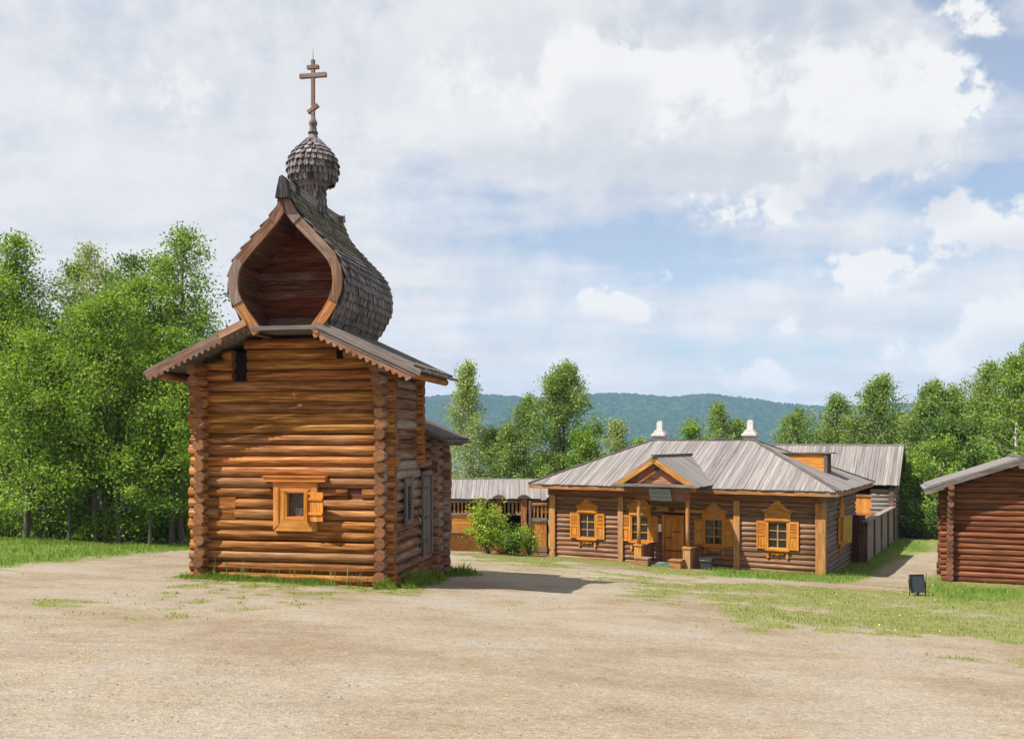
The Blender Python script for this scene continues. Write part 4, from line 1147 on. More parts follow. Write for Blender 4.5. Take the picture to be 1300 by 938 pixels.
MT = [
 ('birch_tree', 'tall thin drooping birch with white trunk right of the chapel', 597, 58.0, 452, .25, 2.0, 'spire', 'leafpale', 11000, .12, .12, 'birch', .85, 1),
 ('birch_tree', 'shorter weeping birch between the thin birch and the dense tree', 652, 57.0, 497, .12, 2.0, 'oval', 'leafbirch', 17000, .12, .12, 'birch', .7, 2),
 ('birch_tree', 'low weeping birch just behind the gallery roof next to the thin birch', 625, 60.0, 540, .10, 1.6, 'oval', 'leafbirch', 8000, .12, .11, 'birch', .7, 1),
 ('broadleaf_tree', 'tall dense green tree in the middle behind the gallery roof', 720, 56.0, 455, .10, 3.0, 'oval', 'leafbirch', 24000, .12, .15, 'bark', .35, 2),
 ('broadleaf_tree', 'rounded green tree leaning against the dense middle tree', 748, 54.0, 550, .1, 1.9, 'dome', 'leaf', 13000, .12, .13, 'bark', 0, 2),
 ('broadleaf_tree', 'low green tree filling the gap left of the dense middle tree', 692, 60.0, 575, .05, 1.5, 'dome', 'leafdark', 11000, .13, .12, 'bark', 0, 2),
 ('birch_tree', 'small birch top peeping over the left slope of the house roof', 782, 62.0, 530, .2, 1.5, 'oval', 'leafpale', 6000, .12, .09, 'birch', .4, 1),
 ('broadleaf_tree', 'little bright treetop between the two white chimneys', 880, 66.0, 536, .2, 1.5, 'dome', 'leaf', 5000, .13, .09, 'bark', 0, 1),
 ('birch_tree', 'birch top just left of the right white chimney', 924, 70.0, 506, .2, 2.4, 'oval', 'leafbirch', 13000, .14, .13, 'birch', .5, 2),
 ('broadleaf_tree', 'low round bush top left of the left white chimney', 812, 66.0, 556, .2, 1.0, 'dome', 'leaf', 2500, .14, .09, 'bark', 0, 1),
]
for (nm, lab, px, D, top, bf, rd, kd, lm, nl, ls, tr, bk, dr_, stn) in MT:
    tree(nm, lab, px, D, top, bf, rd, kd, lm, G2, nl, ls, tr, bk, droop=dr_, stems=stn)
RT = [
 ('low pale birch at the left end of the right hand grove', 1008, 68, 513, .10, 2.7, 'oval', 'leafbirch', 12000, 2, .6),
 ('weeping birch second from the left in the right hand grove', 1048, 66, 496, .10, 2.9, 'oval', 'leafbirch', 17000, 2, .7),
 ('taller birch with bare twiggy top above the shed roof', 1095, 64, 471, .12, 2.9, 'oval', 'leafbirch', 17000, 2, .5),
 ('deep green birch filling the gap above the right end of the shed roof', 1130, 70, 505, .05, 3.3, 'dome', 'leafdark', 15000, 3, .4),
 ('birch with white forked trunks right of the shed roof', 1165, 60, 482, .18, 2.5, 'oval', 'leafbirch', 16000, 2, .7),
 ('yellow green birch with pointed top left of the barn', 1192, 62, 476, .14, 2.5, 'oval', 'leaf', 14000, 2, .5),
 ('rounded green tree just above the left slope of the barn roof', 1215, 58, 525, .04, 3.0, 'dome', 'leafdark', 18000, 3, .2),
 ('tall feathery birch above the left part of the barn roof', 1250, 58, 453, .14, 3.0, 'oval', 'leafbirch', 21000, 2, .7),
 ('dense tall tree at the right edge above the barn gable', 1303, 54, 430, .12, 3.0, 'oval', 'leaf', 22000, 3, .3),
 ('green tree between the feathery birch and the dense edge tree', 1280, 62, 490, .08, 2.8, 'dome', 'leafdark', 14000, 2, .3),
 ('leafy tree standing low behind the barn left corner', 1180, 54.5, 560, .03, 2.6, 'dome', 'leaf', 17000, 3, .2),
 ('bushy tree in the back row between the shed and the barn', 1150, 74, 530, .03, 4.0, 'dome', 'leafdark', 15000, 3, .2),
 ('bushy tree in the back row behind the twiggy birch', 1070, 76, 525, .03, 4.0, 'dome', 'leafdark', 14000, 3, .3),
 ('bushy tree in the back row above the middle of the barn roof', 1230, 70, 505, .03, 4.0, 'dome', 'leafdark', 14000, 3, .3),
 ('tree just beyond the right edge behind the barn', 1350, 56, 450, .15, 2.8, 'oval', 'leafbirch', 12000, 2, .3),
]
for (lab, px, D, top, bf, rd, kd, lm, nl, stn, dr_) in RT:
    tree('birch_tree', lab, px, D, top, bf, rd, kd, lm, G3, nl, .13, .12, 'birch', droop=dr_, stems=stn)
def bush(name, label, px, D, w, h, lm, n, grp=None, ls=.09, cat='bush'):
    x = (px-650)/F*D; z0 = g(x, D)
    root = empty(name, (x, D, z0), 0, label, cat, grp)
    tb = MB(); tips = []
    for k in range(26):
        az = random.random()*6.283; rr_ = w*random.uniform(.2, 1)**.6; hh = h*random.uniform(.45, 1.0)*(1-.35*(rr_/w)**2)
        e = Vector((math.cos(az)*rr_, math.sin(az)*rr_*.7, hh)); b = e*.15; b.z = 0; mid = (b+e)/2+Vector((-e.x*.12, -e.y*.12, h*.08))
        tb.log(b, mid, .022, n=4, caps=False, seg=9, wob=0, cm=0); tb.log(mid, e, .016, n=4, caps=False, seg=9, wob=0, cm=0)
        for f in (.35, .55, .75, .9, 1.0):
            p = mid.lerp(e, (f-.5)*2) if f > .5 else b.lerp(mid, f*2)
            for _ in range(3): tips.append(tuple(p+Vector((random.gauss(0, .16*max(1, w/1.2)), random.gauss(0, .16*max(1, w/1.2)), random.gauss(0, .1*max(1, w/1.2))))))
    tb.build('stems', M['bark'], root)
    Tt = np.array(tips); idx = RNG.integers(0, len(Tt), n)
    P = Tt[idx]+RNG.normal(size=(n, 3))*.13; P[:, 2] = np.maximum(P[:, 2], .05)
    V, Fq = leaves(P, ls)
    npmesh('foliage', V, Fq, RNG.uniform(0, 1, len(Tt))[idx]*.5+RNG.uniform(0, .5, n), M[lm], root)
bush('shrub', 'yellow green leafy shrub spreading loosely in front of the gallery lattice', 620, 42.8, 1.0, 2.6, 'leafbush', 5200, ls=.10)
bush('shrub', 'lower shrub between the yellow green shrub and the gallery post', 650, 42.5, .85, 1.7, 'leaf', 2600)
bush('shrub', 'small sapling in front of the wicket gate', 672, 42.6, .35, 1.25, 'leafbush', 700)
for px, D, w, h, lab in ((12, 39.8, 1.8, 2.1, 'low dark undergrowth bush at the left edge below the trees'), (75, 39.5, 1.7, 2.0, 'low undergrowth bush second from the left edge'),
                    (128, 39.2, 1.7, 1.9, 'low undergrowth bush among the middle left trunks'), (172, 39.0, 1.6, 2.0, 'low undergrowth bush left of the trees near the chapel'),
                    (222, 40, 1.4, 1.8, 'undergrowth bush nearest the chapel wall'),
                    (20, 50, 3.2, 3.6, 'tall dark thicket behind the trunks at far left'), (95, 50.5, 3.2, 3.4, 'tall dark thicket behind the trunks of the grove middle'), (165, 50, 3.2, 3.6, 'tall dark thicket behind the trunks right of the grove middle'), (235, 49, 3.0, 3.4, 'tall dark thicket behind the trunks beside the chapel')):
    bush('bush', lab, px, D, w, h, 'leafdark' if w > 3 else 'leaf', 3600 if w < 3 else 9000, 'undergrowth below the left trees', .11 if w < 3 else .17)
bush('bush', 'pale bush on the grass between the shed fence and barn', 1165, 53.5, 1.5, 2.6, 'leafbirch', 4500, None, .12)
bush('bush', 'green bush at the far end of the grey fence', 1147, 56.5, 1.5, 3.0, 'leaf', 4500, None, .12)
bush('bush', 'green bush showing just left of the barn corner', 1190, 52.5, 1.2, 2.2, 'leafdark', 3500, None, .12)

# ================================================================== GROUND
def poly_ground(pxs): return np.array([unproj(*p) for p in pxs])
def sdist(poly, X, Y):
    inside = np.zeros(X.shape, bool); dmin = np.full(X.shape, 1e9)
    n = len(poly)
    for i in range(n):
        x0, y0 = poly[i]; x1, y1 = poly[(i+1) % n]
        c = ((y0 > Y) != (y1 > Y)) & (X < (x1-x0)*(Y-y0)/(y1-y0+1e-12)+x0); inside ^= c
        t = np.clip(((X-x0)*(x1-x0)+(Y-y0)*(y1-y0))/((x1-x0)**2+(y1-y0)**2+1e-12), 0, 1)
        dmin = np.minimum(dmin, np.hypot(X-x0-t*(x1-x0), Y-y0-t*(y1-y0)))
    return np.where(inside, dmin, -dmin)
lawn = np.vstack([poly_ground([(575, 706), (705, 726), (770, 742), (850, 762), (930, 782), (1050, 800), (1160, 815), (1299, 836)]), np.array([[17, 17], [30, 20], [70, 40], [70, 110], [-2, 110], [-3.0, 44.0]])])
left = np.vstack([np.array([[-70, 30]]), np.array([[-30, 31]]), poly_ground([(2, 721), (120, 708), (244, 699)]), np.array([[-9, 38], [-3.5, 41.5], [-3, 110], [-90, 110]])])
path1 = poly_ground([(880, 738), (960, 741), (1060, 747), (1180, 752), (1120, 744), (1040, 739), (900, 733)])
path2 = poly_ground([(1080, 741), (1150, 745), (1196, 722), (1198, 699), (1165, 701), (1120, 718)])
path3 = poly_ground([(700, 715), (780, 728), (905, 738), (880, 732), (800, 724), (720, 712)])
patch = [(poly_ground([(10, 770), (90, 772), (170, 752), (160, 748), (60, 762)]), .95), (poly_ground([(150, 790), (330, 782), (420, 760), (300, 757), (190, 765)]), .7), (poly_ground([(0, 800), (120, 790), (240, 768), (120, 764), (0, 785)]), .5),
         (poly_ground([(222, 752), (300, 758), (440, 750), (520, 755), (575, 722), (585, 716), (500, 735), (240, 728)]), 1.3),
         (poly_ground([(380, 790), (560, 800), (600, 775), (420, 765)]), .12), (poly_ground([(730, 835), (850, 835), (830, 822), (740, 822)]), .35)]
def grass_mask(X, Y):
    nb = fbm(X*.55, Y*.55, 4, 3)-.5; nf = fbm(X*2.6, Y*2.6, 3, 9)-.5
    s = sdist(lawn, X, Y)
    nbb = fbm(X*.22, Y*.22, 3, 41)-.5
    m = np.clip(.22+(s+nb*7+nf*5+nbb*5)/3.4, 0, 1)*np.clip(.74+nb*1.5+nf*.8+s*.03, .42, 1)
    m = np.maximum(m, np.clip(.5+(sdist(left, X, Y)+nb*1.2+nf)/1.0, 0, 1))
    for p, a, w in ((path1, .9, .5), (path2, .8, .6), (path3, .7, .3)):
        m = m*(1-a*np.clip(.5+(sdist(p, X, Y)+nf*.6)/w, 0, 1))
    for p, a in patch:
        m = np.maximum(m, a*np.clip(.5+(sdist(p, X, Y)+nb*1.0+nf*1.2)/1.0, 0, 1)*np.clip(.5+nf*3.2, 0, 1))
    sp = fbm(X*1.7, Y*1.7, 4, 51); m = np.maximum(m, np.clip((sp-.645)*6, 0, .5)*np.clip((Y-13)/5, .25, 1))
    return m
def lush_mask(X, Y):
    m = np.clip(.5+sdist(left, X, Y)/1.5, 0, 1)
    for pg in ('barn', 'house'):
        pass
    pr_ = np.vstack([poly_ground([(1200, 765), (1300, 762), (1299, 748), (1200, 742), (1185, 735), (1178, 752)])])
    m = np.maximum(m, np.clip(.5+sdist(pr_, X, Y)/1.0, 0, 1))
    ph_ = poly_ground([(905, 733), (1045, 742), (1100, 735), (1138, 700), (1175, 700), (1170, 688), (1140, 686), (1085, 700), (1050, 728), (905, 722)])
    m = np.maximum(m, np.clip(.5+sdist(ph_, X, Y)/.8, 0, 1))
    return m
def axis(segs):
    out = []
    for a, b, st in segs: out.append(np.arange(a, b, st))
    out.append([segs[-1][1]]); return np.concatenate(out)
xs_ = axis([(-400, -80, 20), (-80, -26, 2), (-26, 26, .14), (26, 80, 2), (80, 400.1, 20)])
ys_ = axis([(-120, -4, 6), (-4, 8, .6), (8, 34, .13), (34, 56, .2), (56, 130, 2.5)])
X, Y = np.meshgrid(xs_, ys_)
Z = gz(X, Y)+(fbm(X*.35, Y*.35, 3, 5)-.5)*.10+(fbm(X*2.2, Y*2.2, 3, 6)-.5)*.035
nx, ny = len(xs_), len(ys_)
V = np.stack([X, Y, Z], -1).reshape(-1, 3)
ii = np.arange(nx*ny).reshape(ny, nx)
Fq = np.stack([ii[:-1, :-1], ii[:-1, 1:], ii[1:, 1:], ii[1:, :-1]], -1).reshape(-1, 4)
m, t = nt('gravel_and_turf'); b = NB(t)
obj = b.n('ShaderNodeTexCoord').outputs['Object']
ga_ = b.n('ShaderNodeAttribute', attribute_name='turf').outputs['Fac']
lu = b.n('ShaderNodeAttribute', attribute_name='lush').outputs['Fac']
n1 = b.noise(obj, .35, 5, .6); n2 = b.noise(obj, 3.0, 6, .7); n3 = b.noise(obj, 26, 4, .7)
vo = b.n('ShaderNodeTexVoronoi'); vo.inputs['Scale'].default_value = 30; b.l(obj, vo.inputs['Vector'])
sp_ = b.n('ShaderNodeSeparateColor'); b.l(vo.outputs['Color'], sp_.inputs[0])
gc = b.ramp(n1, [(.38, (.208, .150, .092)), (.5, (.262, .206, .140)), (.62, (.280, .240, .184))])
gc = b.mix(b.math('MULTIPLY', b.ramp(n2, [(.35, 0.0), (.7, 1.0)]), .5), gc, (.30, .258, .208))
stc = b.ramp(sp_.outputs[0], [(0.0, .68), (.5, .97), (.85, 1.08), (1.0, 1.35)])
rut = b.noise(b.mapv(obj, (.22, .60, 1), (0, .3, 0)), 1, 6, .68, 1.2)
gc = b.mix(b.ramp(rut, [(.36, .38), (.50, 0.0)]), gc, (.185, .128, .082))
gc = b.mix(b.ramp(rut, [(.55, 0.0), (.70, .45)]), gc, (.30, .262, .215))
gc = b.mix(.75, gc, stc, 'MULTIPLY')
gc = b.mix(b.math('MULTIPLY', b.ramp(n3, [(.3, 1.0), (.48, 0.0)]), .28), gc, (.14, .10, .075))
tc_ = b.ramp(n2, [(.3, (.095, .12, .026)), (.55, (.165, .178, .045)), (.75, (.26, .235, .10))])
tl_ = b.ramp(n2, [(.3, (.06, .12, .012)), (.6, (.11, .20, .022)), (.8, (.18, .26, .04))])
tc_ = b.mix(lu, tc_, tl_)
tf = b.math('ADD', ga_, b.math('MULTIPLY', b.math('SUBTRACT', n3, .5), 1.5))
tf = b.ramp(b.math('ADD', tf, b.math('MULTIPLY', b.math('SUBTRACT', n2, .5), .9)), [(.38, 0.0), (.68, .9)])
cc = b.mix(tf, gc, tc_)
hgt = b.math('ADD', b.math('MULTIPLY', n3, .7), b.math('MULTIPLY', vo.outputs['Distance'], .5))
b.bsdf(cc, .92, hgt, .55, .03, .15)
gr_ = npmesh('ground', V, Fq, None, m); gr_['kind'] = 'structure'
GM = grass_mask(X, Y); LM = lush_mask(X, Y)
for nm, arr in (('turf', GM), ('lush', LM)):
    a_ = gr_.data.attributes.new(nm, 'FLOAT', 'POINT'); a_.data.foreach_set('value', arr.astype(np.float32).ravel())
gr_.data.polygons.foreach_set('use_smooth', np.ones(len(Fq), bool))

def blades(name, label, P, h, w, mat, lean=.5):
    n = len(P); az = RNG.uniform(0, 6.283, n); d = np.stack([np.cos(az), np.sin(az), np.zeros(n)], -1)
    l2 = RNG.uniform(0, 6.283, n); ln = np.stack([np.cos(l2), np.sin(l2), np.zeros(n)], -1)*(h*RNG.uniform(0, lean, n))[:, None]
    V = np.empty((n, 4, 3)); hh = np.zeros((n, 3)); hh[:, 2] = h
    V[:, 0] = P-d*w[:, None]/2; V[:, 1] = P+d*w[:, None]/2
    V[:, 2] = P+d*w[:, None]*.12+hh+ln; V[:, 3] = P-d*w[:, None]*.32+hh*.6+ln*.35
    o = npmesh(name, V.reshape(-1, 3), np.arange(n*4).reshape(n, 4), RNG.uniform(0, 1, n), mat)
    return tag(o, label, 'grass', None, 'stuff')
def scatter(n, x0, x1, y0, y1, fn, near=True):
    X = RNG.uniform(x0, x1, n); Y = RNG.uniform(y0, y1, n)
    k = RNG.uniform(0, 1, n) < fn(X, Y); X, Y = X[k], Y[k]
    return np.stack([X, Y, gz(X, Y)+(fbm(X*.35, Y*.35, 3, 5)-.5)*.10-.01], -1)
inview = lambda X, Y: np.abs(X) < Y*.60+1
P = scatter(900000, -16, 26, 10, 50, lambda X, Y: np.clip((grass_mask(X, Y)-.25)*1.1, 0, 1)*inview(X, Y)*np.clip(20/Y, .2, 1)*.45)
P = P[:230000]
blades('grass', 'short worn turf growing through the gravel and over the right hand lawn', P, RNG.uniform(.02, .075, len(P)), RNG.uniform(.008, .02, len(P)), M['grass'])
P = scatter(260000, -30, 26, 24, 56, lambda X, Y: lush_mask(X, Y)*inview(X, Y)*np.clip(.6*grass_mask(X, Y), 0, 1))
blades('grass', 'fresh longer grass under the left trees and beside the house and barn', P, RNG.uniform(.05, .12, len(P))+.14*RNG.uniform(0, 1, len(P))*np.clip(fbm(P[:, 0]*1.3, P[:, 1]*1.3, 3, 77)*2.6-.9, 0, 1), RNG.uniform(.010, .026, len(P)), M['grasslush'])
# tufts at the foot of the chapel
def along(p0, p1, n, sd_, parent_mat, amp=1):
    t = RNG.uniform(0, 1, n); nz_ = fbm(t*9, t*0+sd_, 3, int(sd_)); k = RNG.uniform(0, 1, n) < np.clip((nz_-.35)*3.2, .05, 1)*amp
    t = t[k]; off = np.abs(RNG.normal(0, 1, len(t)))
    return t, off
cx_, sx_ = math.cos(R(-10)), math.sin(R(-10))
def cl(lx, ly): return (-5.56+lx*cx_-ly*sx_, 23+lx*sx_+ly*cx_)
Ps = []; hs = []
for (a, bb, n, w_, hm, sd_) in (((-2.95, -.18), (1.3, -.18), 15000, .20, .22, 1), ((-3.0, -.1), (-1.6, -.2), 3500, .32, .16, 2), ((2.3, -.55), (3.0, .2), 4200, .18, .34, 3), ((2.72, 0), (2.85, 5.9), 7500, .2, .40, 4), ((2.7, 5.2), (3.3, 6.2), 2600, .3, .45, 5), ((-2.8, -.5), (-2.8, 2.5), 3500, .25, .2, 6), ((1.2, -.3), (2.4, -.5), 900, .25, .10, 7)):
    t = RNG.uniform(0, 1, n); q_ = fbm(t*11, t*0+sd_*3.3, 3, sd_)
    k = RNG.uniform(0, 1, n) < np.clip((q_-.32)*3.5, .08, 1); t = t[k]; q_ = q_[k]
    d = np.array(bb)-np.array(a); L = np.linalg.norm(d); d /= L; nrm_ = np.array([d[1], -d[0]])
    off = np.abs(RNG.normal(0, w_, len(t)))
    lx = a[0]+d[0]*t*L+nrm_[0]*off; ly = a[1]+d[1]*t*L+nrm_[1]*off
    wx = -5.56+lx*cx_-ly*sx_; wy = 23+lx*sx_+ly*cx_
    Ps.append(np.stack([wx, wy, gz(wx, wy)-.03], -1)); hs.append(hm*np.clip((q_-.1)*1.6, .25, 1.2)*RNG.uniform(.35, 1.15, len(t))*np.exp(-off/(w_*2.2)))
P = np.vstack(Ps); hh = np.concatenate(hs)
blades('grass', 'green weeds and grass tufts growing along the foot of the log chapel', P, hh, RNG.uniform(.010, .026, len(P)), M['grasslush'], .6)
# a few tall stalks before the chapel
n = 60; lx = RNG.uniform(-2.2, 2.0, n); ly = RNG.uniform(-.45, -.22, n); wx = -5.56+lx*cx_-ly*sx_; wy = 23+lx*sx_+ly*cx_
blades('grass', 'thin pale dry stalks in front of the chapel wall', np.stack([wx, wy, gz(wx, wy)], -1), RNG.uniform(.3, .62, n), RNG.uniform(.007, .012, n), M['grass'], .2)
# pebbles
def pebbles(name, label, P, s):
    n = len(P); base = np.array([[1, 0, 0], [-.5, .87, 0], [-.5, -.87, 0], [0, 0, .75]])
    az = RNG.uniform(0, 6.283, n); c, s_ = np.cos(az), np.sin(az)
    V = np.empty((n, 4, 3))
    for i in range(4):
        bx_, by_, bz_ = base[i]*1.0
        jx = bx_*RNG.uniform(.7, 1.3, n); jy = by_*RNG.uniform(.5, 1.1, n)
        V[:, i, 0] = P[:, 0]+s*(jx*c-jy*s_); V[:, i, 1] = P[:, 1]+s*(jx*s_+jy*c); V[:, i, 2] = P[:, 2]+s*bz_*RNG.uniform(.5, 1, n)
    k = np.arange(n)[:, None]*4
    Fq = np.concatenate([k+np.array([0, 1, 3]), k+np.array([1, 2, 3]), k+np.array([2, 0, 3])])
    o = npmesh(name, V.reshape(-1, 3), Fq, None, M['stone'], k=3); return tag(o, label, 'gravel', None, 'stuff')
P = scatter(260000, -16, 14, 8, 34, lambda X, Y: np.clip(1-grass_mask(X, Y)*1.4, 0, 1)*inview(X, Y)*np.clip((14/Y)**1.5, 0, 1)*np.clip(fbm(X*.8, Y*.8, 3, 31)*1.6-.3, .05, 1)*.45)
P[:, 2] += .008
pebbles('gravel', 'loose grey pebbles lying on the sandy gravel yard', P, RNG.uniform(.006, .02, len(P))*RNG.uniform(.6, 1.4, len(P)))
P = scatter(1700, 1, 24, 14, 40, lambda X, Y: np.clip(grass_mask(X, Y)-.3, 0, 1)*inview(X, Y)*.35); P[:, 2] += .05
V, Fq = leaves(P, .032, 2.0, asp=1.0); tag(npmesh('dandelions', V, Fq, None, M['yellow']), 'tiny yellow dandelions dotted over the right hand lawn', 'flowers', None, 'stuff')

# ================================================================== LAKE, HILLS
m, t = nt('lake_water'); b = NB(t)
obj = b.n('ShaderNodeTexCoord').outputs['Object']
wn = b.noise(b.mapv(obj, (.25, .9, 1)), 1, 4, .6)
b.bsdf((.03, .06, .08), .15, wn, .25, .15, .5)
V = np.array([[-5000, 75, -11.2], [5000, 75, -11.2], [5000, 2300, -11.2], [-5000, 2300, -11.2]]); o = npmesh('lake', V, np.array([[0, 1, 2, 3]]), None, m); o['kind'] = 'structure'
hx = axis([(-4500, -1200, 60), (-1200, -450, 20), (-450, 1300, 6), (1300, 2400, 20), (2400, 4500.1, 60)])
hy = axis([(2050, 2760, 9), (2760, 3600, 60)])
X, Y = np.meshgrid(hx, hy)
ppx = np.array([-3000, -1500, -600, 0, 300, 500, 540, 580, 620, 650, 680, 710, 740, 760, 800, 820, 845, 870, 900, 925, 950, 980, 1010, 1040, 1080, 1130, 1200, 1300, 1800, 3000, 4500])
ppy = np.array([515, 500, 505, 500, 503, 506, 507, 504, 505.5, 508, 508.5, 507, 504, 502.5, 503, 505, 508, 506, 504.5, 506, 509, 513, 516.5, 518, 517, 516, 512, 508, 505, 510, 515])
RD_ = 2700.
ridge = np.interp(650+X/RD_*F, ppx, (560-ppy))/F*RD_+EYE
u = np.clip((Y-2080)/(RD_-2080), 0, 1.6)
gul = fbm(X/260, Y/420, 4, 21)-.5
prof_ = np.where(u < 1, np.sin(u*math.pi/2)**1.15, 1-(u-1)*.4)
Z = -13+(ridge+13)*prof_+gul*46*np.sin(np.clip(u, 0, 1)*math.pi)+(RNG.uniform(0, 1, X.shape)**2)*9*(u > .01)+(fbm(X/30, Y/30, 3, 8)-.5)*8*(u > .02)
nx, ny = len(hx), len(hy); ii = np.arange(nx*ny).reshape(ny, nx)
Fq = np.stack([ii[:-1, :-1], ii[:-1, 1:], ii[1:, 1:], ii[1:, :-1]], -1).reshape(-1, 4)
m, t = nt('forested_hill'); b = NB(t)
obj = b.n('ShaderNodeTexCoord').outputs['Object']
n1 = b.noise(obj, .004, 5, .6); n2 = b.noise(obj, .05, 6, .78)
c1 = b.ramp(n2, [(.38, (.006, .022, .010)), (.52, (.028, .066, .022)), (.68, (.085, .15, .04))])
cc = b.mix(b.ramp(n1, [(.42, 0.0), (.6, .65)]), c1, (.02, .05, .024))
b.bsdf(cc, .95, n2, .8, 6, .05)
o = npmesh('hills', np.stack([X, Y, Z], -1).reshape(-1, 3), Fq, None, m); o['kind'] = 'structure'

# haze
q = MB(); q.box(-5200, 5200, -200, 4000, -15.5, 190)
hz = q.build('haze', M['dark']); hz['kind'] = 'stuff'; hz['label'] = 'pale blue summer haze over the lake and far hills'; hz['category'] = 'haze'
m, t = nt('air_haze'); b = NB(t)
pv = b.n('ShaderNodeVolumePrincipled'); pv.inputs['Color'].default_value = (.40, .62, 1, 1); pv.inputs['Density'].default_value = .00015; pv.inputs['Anisotropy'].default_value = .0
oo = b.n('ShaderNodeOutputMaterial'); b.l(pv.outputs[0], oo.inputs['Volume'])
hz.data.materials.clear(); hz.data.materials.append(m)

# ================================================================== WORLD / SUN / CAMERA
SUN_EL = R(54); dirh = Vector((math.cos(R(25)), math.sin(R(25)), 0))      # direction light travels, horizontally
w = bpy.data.worlds.new('World'); scene.world = w; w.use_nodes = True
t = w.node_tree; t.nodes.clear(); b = NB(t)
sky = b.n('ShaderNodeTexSky', sky_type='NISHITA'); sky.sun_disc = False; sky.sun_elevation = SUN_EL
sv = -dirh; sky.sun_rotation = math.atan2(sv.x, sv.y)
sky.air_density = 1.0; sky.dust_density = 1.2; sky.ozone_density = 1.5
gen = b.n('ShaderNodeTexCoord').outputs['Generated']
sep = b.n('ShaderNodeSeparateXYZ'); b.l(gen, sep.inputs[0])
sx, sy, sz = sep.outputs
zc = b.math('ADD', b.math('MAXIMUM', sz, 0.0), .10)
cmb = b.n('ShaderNodeCombineXYZ'); b.l(b.math('DIVIDE', sx, zc), cmb.inputs[0]); b.l(b.math('DIVIDE', sy, zc), cmb.inputs[1])
pl_ = cmb.outputs[0]
nA = b.noise(b.mapv(pl_, (.60, .95, 1), (2.3, .6, 0)), 1, 6, .60, 0)
nB = b.noise(b.mapv(pl_, (2.4, 3.2, 1), (7.1, 3.2, 0)), 1, 4, .60, 0)
nF = b.noise(gen, 15, 6, .60, 0)
nG = b.noise(gen, 40, 4, .62, 0)
az = b.math('ARCTAN2', sx, sy); el = b.math('ARCSINE', sz)
wz = b.n('ShaderNodeTexNoise'); wz.inputs['Scale'].default_value = 9; wz.inputs['Detail'].default_value = 3; b.l(gen, wz.inputs['Vector'])
sw_ = b.n('ShaderNodeSeparateColor'); b.l(wz.outputs['Color'], sw_.inputs[0])
azw = b.math('ADD', az, b.math('MULTIPLY', b.math('SUBTRACT', sw_.outputs[0], .5), .10))
elw = b.math('ADD', el, b.math('MULTIPLY', b.math('SUBTRACT', sw_.outputs[1], .5), .07))
def blob(px, py, rx, ry):
    a0 = math.atan((px-650)/F); e0 = math.atan((560-py)/F*math.cos(a0))
    dx = b.math('DIVIDE', b.math('SUBTRACT', azw, a0), rx/F); dy = b.math('DIVIDE', b.math('SUBTRACT', elw, e0), ry/F)
    d2 = b.math('ADD', b.math('MULTIPLY', dx, dx), b.math('MULTIPLY', dy, dy))
    return b.math('SUBTRACT', 1.0, b.math('MINIMUM', d2, 1.0))
def total(lst):
    acc = None
    for (args, a) in lst:
        v = b.math('MULTIPLY', blob(*args), a); acc = v if acc is None else b.math('ADD', acc, v)
    return acc
def cen(n, k): return b.math('MULTIPLY', b.math('SUBTRACT', n, .5), k)
cover = total([((740, 130, 230, 150), .22), ((1010, 150, 250, 150), .26), ((250, 200, 560, 360), .16), ((560, 60, 340, 140), .14), ((1150, 40, 80, 60), .2)])
holes = total([((1250, 70, 90, 90), .42), ((1125, 25, 90, 40), .26), ((1190, 240, 210, 32), .34), ((760, 300, 300, 34), .13), ((940, 265, 60, 16), .2), ((1000, 330, 420, 40), .10), ((1060, 420, 460, 50), .08), ((560, 250, 150, 50), .16), ((440, 180, 60, 40), .10), ((700, 425, 200, 14), .12)])
cv = b.math('SUBTRACT', b.math('ADD', b.math('ADD', nA, cen(nF, .55)), cover), holes)
cv = b.math('ADD', cv, cen(nB, .35))
dens = b.ramp(cv, [(.26, .26), (.44, .66), (.62, .97)])
BL = [((803, 388, 72, 34), 1.15), ((948, 478, 52, 30), 1.1), ((1285, 398, 72, 44), 1.15), ((1262, 272, 120, 52), 1.05), ((1105, 345, 110, 38), .75), ((985, 412, 50, 20), .8), ((1185, 448, 80, 26), .7), ((862, 340, 54, 18), .6), ((762, 85, 85, 66), 1.25), ((800, 130, 150, 60), .8), ((1120, 150, 130, 90), 1.15), ((950, 265, 130, 36), .7), ((620, 110, 120, 60), .45), ((960, 90, 160, 50), .6), ((200, 110, 160, 60), .45), ((1220, 15, 80, 40), .6)]
cum = total(BL)
det = b.math('ADD', cen(nF, 2.6), cen(nG, 1.5))
cumf = b.math('MULTIPLY', b.ramp(b.math('ADD', cum, det), [(.30, 0.0), (.75, 1.0)]), b.ramp(cum, [(0.02, 0.0), (.40, 1.0)]))
low = total([((p[0][0]+6, p[0][1]+p[0][3]*.85, p[0][2]*.95, p[0][3]*.8), p[1]) for p in BL[:4]+BL[8:9]+BL[10:11]])
lowf = b.ramp(b.math('ADD', low, cen(nF, 1.2)), [(.25, 0.0), (1.0, .62)])
dens2 = b.math('MAXIMUM', dens, b.math('MULTIPLY', cumf, .98))
nC = b.noise(b.mapv(pl_, (.9, 1.5, 1), (11, 5, 0)), 1, 5, .58, 0)
shade = total([((1040, 225, 330, 60), .22), ((760, 195, 260, 45), .16), ((880, 40, 280, 60), .12), ((250, 175, 280, 55), .10), ((420, 120, 200, 40), .08)])
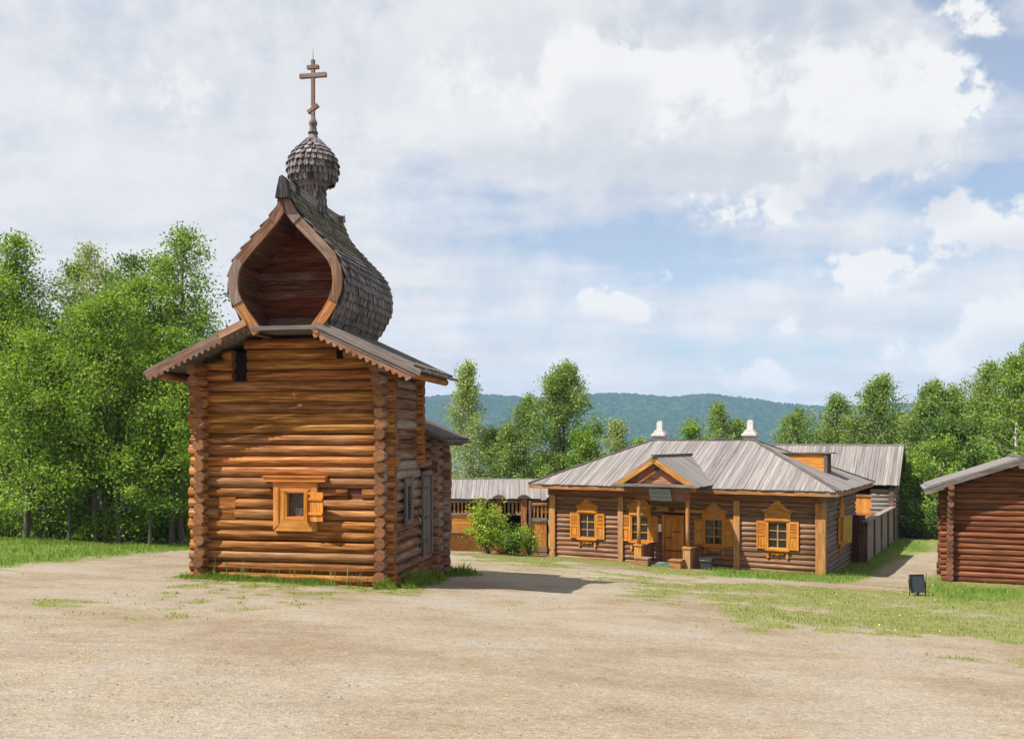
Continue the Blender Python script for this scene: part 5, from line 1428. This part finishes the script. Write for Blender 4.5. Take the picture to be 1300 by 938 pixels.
br = b.math('SUBTRACT', b.math('ADD', nC, b.math('ADD', cen(nF, .55), cen(nG, .25))), shade)
ccol = b.ramp(br, [(.14, (.78, .82, .89)), (.32, (.89, .915, .955)), (.54, (1.03, 1.03, 1.04)), (.75, (1.12, 1.11, 1.10))])
ccol = b.mix(b.math('MULTIPLY', cumf, .82), ccol, b.mix(lowf, (1.17, 1.16, 1.14), (.84, .87, .93)))
bg1 = b.n('ShaderNodeBackground'); bg1.inputs[1].default_value = .09; b.l(sky.outputs[0], bg1.inputs[0])
bg2 = b.n('ShaderNodeBackground'); bg2.inputs[1].default_value = .475; b.l(ccol, bg2.inputs[0])
mx = b.n('ShaderNodeMixShader'); b.l(dens2, mx.inputs[0]); b.l(bg1.outputs[0], mx.inputs[1]); b.l(bg2.outputs[0], mx.inputs[2])
ow = b.n('ShaderNodeOutputWorld'); b.l(mx.outputs[0], ow.inputs[0])

sl_ = bpy.data.lights.new('sun', 'SUN'); sl_.energy = 5.0; sl_.angle = R(.53); sl_.color = (1, .955, .88)
so_ = bpy.data.objects.new('sun', sl_); col.objects.link(so_)
ld = Vector((dirh.x*math.cos(SUN_EL), dirh.y*math.cos(SUN_EL), -math.sin(SUN_EL)))
so_.rotation_euler = ld.to_track_quat('-Z', 'Y').to_euler(); so_.location = (-20, 0, 40)

cam = bpy.data.cameras.new('camera'); co = bpy.data.objects.new('camera', cam); col.objects.link(co); scene.camera = co
co.location = (0, 0, EYE); co.rotation_euler = (R(90), 0, 0)
cam.sensor_width = 36; cam.lens = F/1300*36; cam.sensor_fit = 'HORIZONTAL'
cam.shift_y = (560-469)/1300.; cam.clip_end = 12000; cam.clip_start = .1
vs = scene.view_settings; vs.view_transform = 'Standard'; vs.look = 'None'; vs.exposure = 0.80; vs.gamma = 1
scene.render.film_transparent = False
cy = scene.cycles; cy.use_denoising = True; cy.max_bounces = 6; cy.diffuse_bounces = 3; cy.glossy_bounces = 2; cy.transmission_bounces = 4; cy.volume_bounces = 0; cy.transparent_max_bounces = 8
